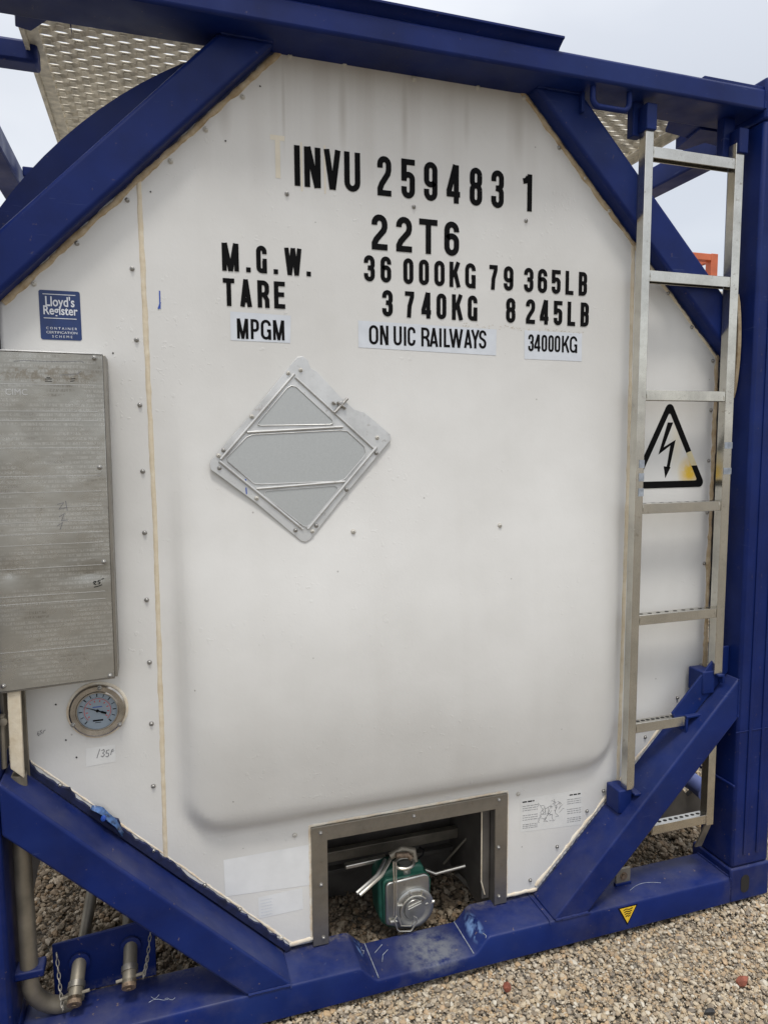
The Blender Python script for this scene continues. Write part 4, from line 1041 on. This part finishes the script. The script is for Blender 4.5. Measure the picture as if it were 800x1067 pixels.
# lashing loop under the beam, earthing lug, warning arrow
mb = MB(); P = [p for p in rbox_path(1.704, 1.780, 2.428, 2.56, .022, .03)]
P = [p for p in P if p[2] < 2.50]; P = [(P[-1][0], .03, 2.499)]+[p for p in P]+[]
P = [(1.704, .03, 2.498)]+[(1.704, .03, 2.470)]+[(1.704+.022-.022*math.cos(a),   .03, 2.466-.022*math.sin(a)) for a in [math.radians(10*k) for k in range(1, 10)]]+[(1.822-.022+.022*math.sin(a),   .03, 2.466-.022*math.cos(a)) for a in [math.radians(10*k) for k in range(0, 10)]]+[(1.822, .03, 2.498)]
mb.tube(P, .0078, 10); mb.build('lashing_loop', 'blue', T, smooth=True)
mb = MB(); mb.box(1.690, 1.700, .060, .15, 2.44, 2.4945); mb.build('beam_rib', 'blue', T, .002)
q = un(649, 915, .06)
mb = MB(); mb.box(1.890, 1.946, .082, .090, .090, .148); lg = mb.build('earthing_plate', 'pipe', T, .003)
mb = MB(); mb.box(1.888, 1.948, .079, .092, .0905, .100); mb.build('plate_foot', 'blue', lg, .002)
mb = MB(); mb.disc_y((1.919, .082, .120), [(.010, .001), (.010, -.005), (.004, -.006)], 6); mb.disc_y((1.919, .0825, .120), [(.014, .001), (.014, -.0015)], 20); mb.build('earthing_bolt', 'rusty', lg)
mb = MB(); mb.prism_y([(1.838, .0815), (1.910, .0815), (1.874, .0195)], -.0012, -.0004); dl = mb.build('lift_decal', 'black', T)
mb = MB(); mb.prism_y([(1.8445, .0785), (1.9035, .0785), (1.874, .0265)], -.0020, -.0013); mb.build('decal_field', 'yellow', dl)
mb = MB()
for k in range(4):
    z = .0735-k*.0075; w = .017-k*.0028
    ribbon(mb, [(1.874-w, z-.002), (1.874-w*.4, z+.0015), (1.874+w*.3, z-.002), (1.874+w, z+.001)], .0028, lambda x, z_, kk: (x, -.0025, z_), 0)
face_front(mb.build('decal_print', 'black', dl))

# ---- walkway on top --------------------------------------------------
def walkway():
    zt = 2.552; x0, x1 = .262, 2.196; y0, y1 = .176, 2.3
    p = .0235; per = .074; rows = int((y1-y0)/p); v = []; f = []
    seg = 10; nper = int((x1-x0)/per)
    for r in range(rows):
        yc = y0+.012+r*p; ph = (r % 2)*.5; base = len(v); n = nper*seg
        for i in range(n+1):
            x = x0+.005+i/seg*per*((x1-x0-.01)/(nper*per)); u = (i/seg+ph) % 1.0
            w = 1-abs(2*u-1)                      # 0..1..0
            s = sst(np.array(w*1.6-.3)).item()
            y = yc+(s-.5)*p*.92
            hw = .0052; tl = -.0028
            zc = zt+(s-.5)*.006
            v += [(x, y-hw, zc-tl), (x, y-hw*.7, zc-tl+.0022), (x, y+hw, zc+tl), (x, y+hw*1.1, zc+tl-.0022)]
        for i in range(n):
            for k in range(4):
                a = base+4*i+k; b = base+4*i+(k+1) % 4; f.append((a, b, b+4, a+4))
    mb = MB(); mb.add(v, f); g = mb.build('walkway_mesh', 'grate', T)
    MB().box(x0-.010, x0, y0, y1, zt-.030, zt+.008).build('walkway_edge', 'grate', g, .001)
    MB().box(x0, x0+.030, y0, y1, zt-.0145, zt-.0105).build('walkway_edge', 'grate', g, .001)
    MB().box(x1, x1+.010, y0+.10, y1, zt-.030, zt+.008).build('walkway_edge', 'grate', g, .001)
    MB().box(x1-.030, x1, y0+.10, y1, zt-.0145, zt-.0105).build('walkway_edge', 'grate', g, .001)
    # chamfered blue end cheeks
    mb = MB(); mb.prism([(x0+.000, .152, zt-.045), (x0+.075, .152, zt-.045), (x0+.02, .225, zt-.045), (x0-.012, .215, zt-.045)], (0, 0, .06)); mb.build('walkway_cheek', 'blue', g, .002)
    mb = MB(); mb.prism([(x1-.02, .152, zt-.06), (x1+.10, .152, zt-.06), (x1+.045, .30, zt-.06), (x1+.012, .30, zt-.06)], (0, 0, .065)); mb.build('walkway_cheek', 'blue', g, .002)
    # bearers
    MB().box(-.02, .278, .345, .405, 2.494, 2.549).build('walkway_bearer', 'blue', g, .008)
    for yb in (1.2, 2.1): MB().box(.1, 2.34, yb, yb+.05, 2.50, 2.535).build('walkway_bearer', 'blue', g, .004)
    # plates hanging from the beam
    a = un(46, 0, .16); mb = MB(); mb.prism([un(47, -8, .17), un(69, -8, .17), un(71, 17, .17), un(51, 18, .17)], (0, .006, 0)); mb.build('hanger_plate', 'blue', g)
    mb = MB(); mb.prism([un(67, -8, .165), un(72, -8, .165), un(75.5, 38, .165)], (0, .004, 0)); mb.build('hanger_plate', 'blue', g)
walkway()
# top side rails and bottom corner knees of the frame
for xa, xb in ((.0, .085), (2.353, 2.438)):
    MB().box(xa, xb, .178, 6.058-.178, 2.480, 2.560).build('top_side_rail', 'blue', T, .006)
for xa, xb in ((.0, .162), (2.276, 2.438)):
    MB().box(xa, xb, 5.90, 6.058, 0, 2.591).build('corner_post', 'blue', T, .008)
MB().box(.162, 2.276, 5.91, 6.05, .003, .093).build('bottom_sill', 'blue', T, .006)
MB().box(.162, 2.276, 5.91, 6.05, 2.495, 2.556).build('top_beam', 'blue', T, .006)
mb = MB(); mb.prism([(2.06, .152, 2.500), (2.352, .152, 2.500), (2.352, .26, 2.500), (2.10, .22, 2.500)], (0, 0, .012)); mb.build('corner_gusset', 'blue', T, .003)
# dark plates added to stand for the black shade behind the posts
q = [un(a, b, .47) for a, b in ((640,872),(690,872),(700,874),(745,905),(745,800),(735,812),(716,830),(700,806),(684,800),(640,836))]
mb = MB(); mb.prism(q, (0, .02, 0)); mb.build('dark_shade_plate', 'dark', T)
mb = MB(); mb.prism([un(24, 880, .42), un(48, 880, .42), un(40, 905, .42), (un(36, 925, .42)), un(27, 945, .42), un(24, 945, .42)], (0, .02, 0)); mb.build('dark_shade_plate', 'dark', T)
mb = MB(); mb.tube([un(700, 800, .55), un(726, 818, .45), un(735, 826, .40)], .035, 12); mb.build('saddle_strut', 'paleblue', T, smooth=True)
# rubbing pad of cladding that peeps out beside the ladder
pts = []
for k in range(13):
    t = k/12; z = 1.66+.32*t; pts.append((.055+.017*(1-math.sin(math.pi*t)**.7), z))
mb = MB(); n = len(pts); vs = [(2.2765, y, z) for y, z in pts]+[(2.2765, .085, z) for y, z in pts]; vs2 = [(2.268, y+.004, z) for y, z in pts]+[(2.268, .085, z) for y, z in pts]
mb.add(vs+vs2, [(2*n+i, 2*n+i+1, 3*n+i+1, 3*n+i) for i in range(n-1)]+[(i, i+1, 2*n+i+1, 2*n+i) for i in range(n-1)]); mb.build('cladding_edge', 'tan', T, smooth=True)

# ---- steam tubes, manifold and chained caps at the lower left --------
def steam():
    mb = MB(); P = [(.186, .075, .745), (.186, .075, .20)]+[(.186+.075*(1-math.cos(a)), .075+.03*math.sin(a), .20-.095*math.sin(a)) for a in [math.radians(15*k) for k in range(1, 7)]]+[(.285, .135, .100)]
    mb.tube(P, .0205, 16); p = mb.build('steam_tube', 'pipe', T, smooth=True)
    mb = MB(); mb.disc_y((0, 0, 0), [(.01, 0)], 4) if False else None
    MB().box(.155, .222, .050, .100, .232, .252).build('tube_clamp', 'blue', p, .004)
    mb = MB(); mb.prism_y([(.176, .768), (.2035, .740), (.2065, .956), (.179, .956)], .052, .066); mb.build('tube_cover', 'seal', p, .002)
    mb = MB(); mb.box(.226, .478, .150, .158, .075, .262)
    mb = MB(); mb.prism_y([(.226, .092), (.226, .240), (.468, .257), (.478, .235), (.478, .092)], .150, .158); pl = mb.build('manifold_plate', 'blue', T, .003)
    for i, (cx, cy) in enumerate(((218/5.714, 0), (0, 0))): pass
    stubs = [((.290, .165), (.284, .118)), ((.416, .180), (.413, .130))]
    for k, ((x, z), (x2, z2)) in enumerate(stubs):
        a = Vector((x, .150, z+.018)); b = Vector((x2, .066, z2+.018)); d = (b-a)
        mb = MB(); mb.disc_y((x, .150, z+.016), [(.026, 0), (.026, -.008), (.018, -.010)], 20); mb.build('tube_collar', 'blue', pl, smooth=True)
        mb = MB(); mb.tube([a, a+d*.98], .0175, 16); st = mb.build('tube_stub', 'pipe', pl, smooth=True)
        mb = MB(); mb.tube([a+d*.55, a+d*.70], .021, 16); mb.build('stub_collar', 'frame', st, smooth=True)
        mb = MB(); mb.tube([a+d*.90, a+d*1.08], .0175, 16); c = mb.build('tube_cap', 'rusty', st, smooth=True)
        mb = MB(); e = a+d*1.09; mb.tube([e, e+d*.03], .006, 8); mb.build('cap_knob', 'rusty', st, smooth=True)
        mb = MB(); e = a+d*.85; mb.tube([e-Vector((.032, 0, .002)), e+Vector((.034, 0, .006))], .0042, 8); mb.build('locking_pin', 'pipe', st, smooth=True)
        # chain of oval links
        s0 = Vector((.238, .149, .225)) if k == 0 else Vector((.468, .149, .235)); s1 = e-Vector((.028, .004, .02)) if k == 0 else e+Vector((.034, 0, .004))
        nl_ = 11; mb = MB()
        for i in range(nl_):
            t = (i+.5)/nl_; pnt = s0.lerp(s1, t)+Vector((0, -.01, -.018*math.sin(math.pi*t))); dd = (s1-s0).normalized(); side = (Vector((1, 0, 0)) if i % 2 else Vector((0, 1, 0)))
            side = (side-dd*side.dot(dd)).normalized()
            mb.tube([pnt+dd*.0085*math.cos(q)+side*.0036*math.sin(q) for q in [2*math.pi*j/12 for j in range(12)]], .0013, 6, closed=True)
        mb.build('chain', 'frame', pl, smooth=True)
    # tubes rising behind
    for a, b in ((un(84, 1000, .25), un(97, 925, .34)), (un(134, 985, .22), un(134, 930, .30))):
        mb = MB(); mb.tube([a, b, b+(b-a)*1.5], .016, 14); mb.build('steam_tube', 'pipe', T, smooth=True)
    mb = MB(); mb.tube([un(9, 878, .3), un(11, 925, .25)], .010, 8); mb.build('tube_cover', 'sticker', T, smooth=True)
    MB().box(.165, .205, .118, .124, .60, .95).build('panel_stay', 'pipe', T, .002)
    mb = MB(); mb.tube([un(2, 745, .06), un(4, 800, .06)], .008, 8); mb.disc_y(un(4, 752, .052), [(.009, .0), (.009, -.006), (.004, -.007)], 10); mb.build('latch_rod', 'pipe', T, smooth=True)
steam()

# ================================================================== things round about
def strip(name, label, cat, mat1, mat2):
    q = [(94,839),(100,843),(106,849),(112,855),(120,860),(127,868)]
    v = []; f = []
    n = len(q)
    rr = random.Random(2)
    for i, (px, py) in enumerate(q):
        b = un(px, py+3, .118); u = math.sin(math.pi*(i+.3)/n)
        v += [(b.x, .118, b.z), (b.x+.003, .100, b.z+.013*u+.004*rr.random()), (b.x+.006, .112, b.z+.028*u+.006*rr.random()), (b.x+.006, .1145, b.z+.026*u)]
    for i in range(n-1):
        for k in range(3): f.append((4*i+k, 4*i+k+1, 4*(i+1)+k+1, 4*(i+1)+k))
    mb = MB(); mb.add(v, f); o = mb.build(name, mat1, None, smooth=True); s = o.modifiers.new('thick', 'SOLIDIFY'); s.thickness = .0012
    mb = MB(); p = un(108, 853, .098); mb.disc_y(p, [(.007, .004), (.006, -.003), (.002, -.004)], 8); mb.build('knot', 'blue_ink', o, smooth=True)
    return tag(o, label, cat)
strip('plastic_scrap', 'crumpled scrap of translucent blue plastic stuck on the lower left brace edge', 'plastic scrap', 'film', 'filmw')

def simple_tank(name, loc, mat, label, group=None, rz=0., shellmat='cream'):
    r = empty(name, (0, 0, 0)); W2, H, D = 2.438, 2.591, 6.058
    for x in (0, W2-.16):
        for y in (0, D-.16): MB().box(x, x+.16, y, y+.16, 0, H).build('corner_post', mat, r, .01)
    for y in (0, D-.14):
        MB().box(.16, W2-.16, y, y+.14, .002, .14).build('bottom_sill', mat, r, .01); MB().box(.16, W2-.16, y, y+.14, H-.14, H-.01).build('top_beam', mat, r, .01)
        for sx in (0, 1):
            for sz in (0, 1):
                X = lambda a: a if sx == 0 else W2-a
                Zf = lambda a: a if sz == 0 else H-a
                mb = MB(); mb.prism_y([(X(.16), Zf(.80)), (X(.16), Zf(.66)), (X(.68), Zf(.14)), (X(.82), Zf(.14))], y+.01, y+.12); mb.build('diagonal_brace', mat, r, .006)
    for x in (0, W2-.10): MB().box(x, x+.10, .16, D-.16, H-.13, H-.01).build('top_side_rail', mat, r, .006)
    mb = MB(); seg = 40; v = []; f = []
    for y, rr_ in ((.10, .5), (.13, .9), (.22, 1.10), (.35, 1.14), (D-.35, 1.14), (D-.22, 1.10), (D-.10, .5)):
        v += [(W2/2+rr_*math.cos(2*math.pi*k/seg), y, 1.33+rr_*math.sin(2*math.pi*k/seg)) for k in range(seg)]
    for i in range(6):
        for k in range(seg): f.append((i*seg+k, i*seg+(k+1) % seg, (i+1)*seg+(k+1) % seg, (i+1)*seg+k))
    f += [tuple(range(seg)), tuple(reversed(range(6*seg, 7*seg)))]
    mb.add(v, f); mb.build('tank_shell', shellmat, r, smooth=True)
    r.location = loc; r.rotation_euler[2] = rz
    tag(r, label, 'tank container', group); return r
def copy_tree(o, loc, label):
    c = o.copy(); COL.objects.link(c); c.location = loc; c['label'] = label
    for ch in o.children:
        d = ch.copy(); COL.objects.link(d); d.parent = c
    return c
o1 = simple_tank('tank_container', (8.70, 9.7, 2.595), 'orange', 'orange framed tank container on top of a stack seen between ladder and brace', 'tank containers stacked in the yard')
copy_tree(o1, (8.70, 9.7, 0), 'orange framed tank container at the bottom of the stack behind the post')
o2 = simple_tank('tank_container', (12.1, 11.6, 2.595), 'paleblue', 'pale blue framed tank container stacked to the right of the orange one', 'tank containers stacked in the yard')
copy_tree(o2, (12.1, 11.6, 0), 'pale blue framed tank container under the right hand stack')

# ---- gravel: every stone a small rounded solid, colour by stone -----------------------
def ico(sub):
    bm = bmesh.new(); bmesh.ops.create_icosphere(bm, subdivisions=sub, radius=1)
    v = np.array([x.co[:] for x in bm.verts]); bm.verts.ensure_lookup_table(); f = np.array([[q.index for q in fc.verts] for fc in bm.faces]); bm.free(); return v, f
def pebbles(name, mat, pos, size, sub, flat=.62, crush=.16, label=None):
    V0, F0 = ico(sub); nv, nf = len(V0), len(F0); n = len(pos)
    vars_ = []
    for k in range(14):
        d = rng.normal(size=(7, 3)); d /= np.linalg.norm(d, axis=1)[:, None]; h = rng.uniform(.55, .95, 7); v = V0*rng.uniform(1-crush, 1+crush, (nv, 1))
        for a, b in zip(d, h):                                # knock flat facets into the stone
            t = v @ a; over = np.maximum(t-b, 0); v = v-over[:, None]*a
        vars_.append(v)
    vars_ = np.array(vars_); V = vars_[rng.integers(0, 14, n)]
    sc = rng.uniform(.7, 1.3, (n, 1, 3)); sc[:, :, 2] = rng.uniform(flat*.8, flat*1.2, (n, 1)); V = V*sc*size[:, None, None]
    ax = rng.uniform(-.5, .5, n); ay = rng.uniform(-.5, .5, n); az = rng.uniform(0, 2*np.pi, n)
    def rot(V, a, i, j):
        c, s_ = np.cos(a)[:, None], np.sin(a)[:, None]; x, y = V[:, :, i].copy(), V[:, :, j].copy(); V[:, :, i] = c*x-s_*y; V[:, :, j] = s_*x+c*y; return V
    V = rot(rot(rot(V, ax, 1, 2), ay, 0, 2), az, 0, 1)+pos[:, None, :]
    Fc = (F0[None]+(np.arange(n)*nv)[:, None, None]).reshape(-1, 3)
    me = bpy.data.meshes.new(name); me.vertices.add(n*nv); me.vertices.foreach_set('co', V.reshape(-1).astype(np.float32))
    me.loops.add(Fc.size); me.loops.foreach_set('vertex_index', Fc.reshape(-1).astype(np.int32))
    me.polygons.add(len(Fc)); me.polygons.foreach_set('loop_start', np.arange(0, Fc.size, 3, dtype=np.int32))
    me.polygons.foreach_set('use_smooth', np.zeros(len(Fc), dtype=bool)); me.update(calc_edges=True)
    me.materials.append(mat); o = bpy.data.objects.new(name, me); COL.objects.link(o); tag(o, label, None, None, 'stuff'); return o
PAL = [(.50, .42, .30), (.40, .315, .205), (.57, .50, .39), (.31, .24, .165), (.46, .385, .28), (.35, .29, .215), (.60, .56, .47), (.44, .305, .17), (.22, .18, .135), (.51, .41, .275), (.37, .27, .17), (.52, .465, .37), (.18, .155, .13), (.47, .335, .205), (.28, .245, .20), (.44, .375, .28)]
PALD = [(.22, .155, .095), (.26, .21, .15), (.15, .118, .082), (.31, .26, .19), (.22, .17, .12), (.17, .14, .105), (.36, .31, .24), (.12, .098, .07)]
GM = gravel_mat('gravel_stones', PAL, (.38, .325, .24)); GD = gravel_mat('dusty_rubble', PALD, (.23, .17, .11))
def scatter(x0, x1, y0, y1, dens, smin, smax, zb=-.027, power=2.2, lift=.010):
    n = int((x1-x0)*(y1-y0)*dens); x = rng.uniform(x0, x1, n); y = rng.uniform(y0, y1, n)
    s_ = smin+(smax-smin)*rng.uniform(0, 1, n)**power
    z = zb+.004*np.sin(x*9+np.sin(y*7))+.003*np.sin(y*13+x*3)+rng.uniform(0, lift, n); return np.stack([x, y, z], 1), s_
p_, s_ = scatter(.30, 3.3, -.75, .12, 17000, .0030, .0100); keep = (p_[:, 1] < .02) | (p_[:, 0] > 2.45) | ((p_[:, 0] > .9) & (p_[:, 0] < 1.5))
pebbles('gravel', GM, p_[keep], s_[keep], 2, label='beige and grey gravel covering the yard in front of the frame')
p_, s_ = scatter(.30, 3.3, -.75, .12, 16000, .0018, .0040, zb=-.024, lift=.008); pebbles('gravel', GM, p_, s_, 1, label='fine chippings lying between the larger gravel stones')
p_, s_ = scatter(2.44, 7.0, .10, 4.5, 1500, .008, .017); pebbles('gravel', GM, p_, s_, 1, label='beige gravel of the yard beyond the right hand post')
p_, s_ = scatter(-.9, 2.6, .12, 1.7, 11000, .0035, .0150, lift=.022); pebbles('rubble', GD, p_, s_, 1, flat=.75, crush=.25, label='brown dusty rubble lying under the tank')
def red_stone(px, py, r, label, mat='redstone'):
    V0, F0 = ico(2); g = np.random.default_rng(int(px)); v = V0*g.uniform(.85, 1.15, (len(V0), 1))
    for _ in range(6):
        a = g.normal(size=3); a /= np.linalg.norm(a); t = v@a; v = v-np.maximum(t-.62, 0)[:, None]*a
    c = un(px, py, -.008, 2); v = v*np.array(r)+np.array(c)
    mb = MB(); mb.add(v.tolist(), F0.tolist()); o = mb.build('brick_fragment' if mat == 'redstone' else 'dark_stone', mat); tag(o, label, 'stone')
M['redstone'] = plain('brick_red_stone', (.24, .075, .045), .8, 0, .3, 90); M['darkstone'] = plain('dark_stone', (.035, .035, .036), .7, 0, .3, 90)
red_stone(528, 1029, (.017, .014, .014), 'brick red fragment in the gravel just in front of the sill')
red_stone(772, 1022, (.026, .014, .013), 'reddish brick sliver in the gravel near the bottom right corner')
red_stone(738, 1054, (.020, .011, .011), 'black stone in the gravel in the bottom right corner', 'darkstone')

# ---- three levels only: anything deeper hangs on its part directly ---------------------
bpy.context.view_layer.update()
for o in list(SC.objects):
    ch = [o]
    while ch[-1].parent: ch.append(ch[-1].parent)
    if len(ch) > 3:
        part = ch[-2]; mw = o.matrix_world.copy(); o.parent = part
        o.matrix_parent_inverse = part.matrix_world.inverted(); o.matrix_basis = mw
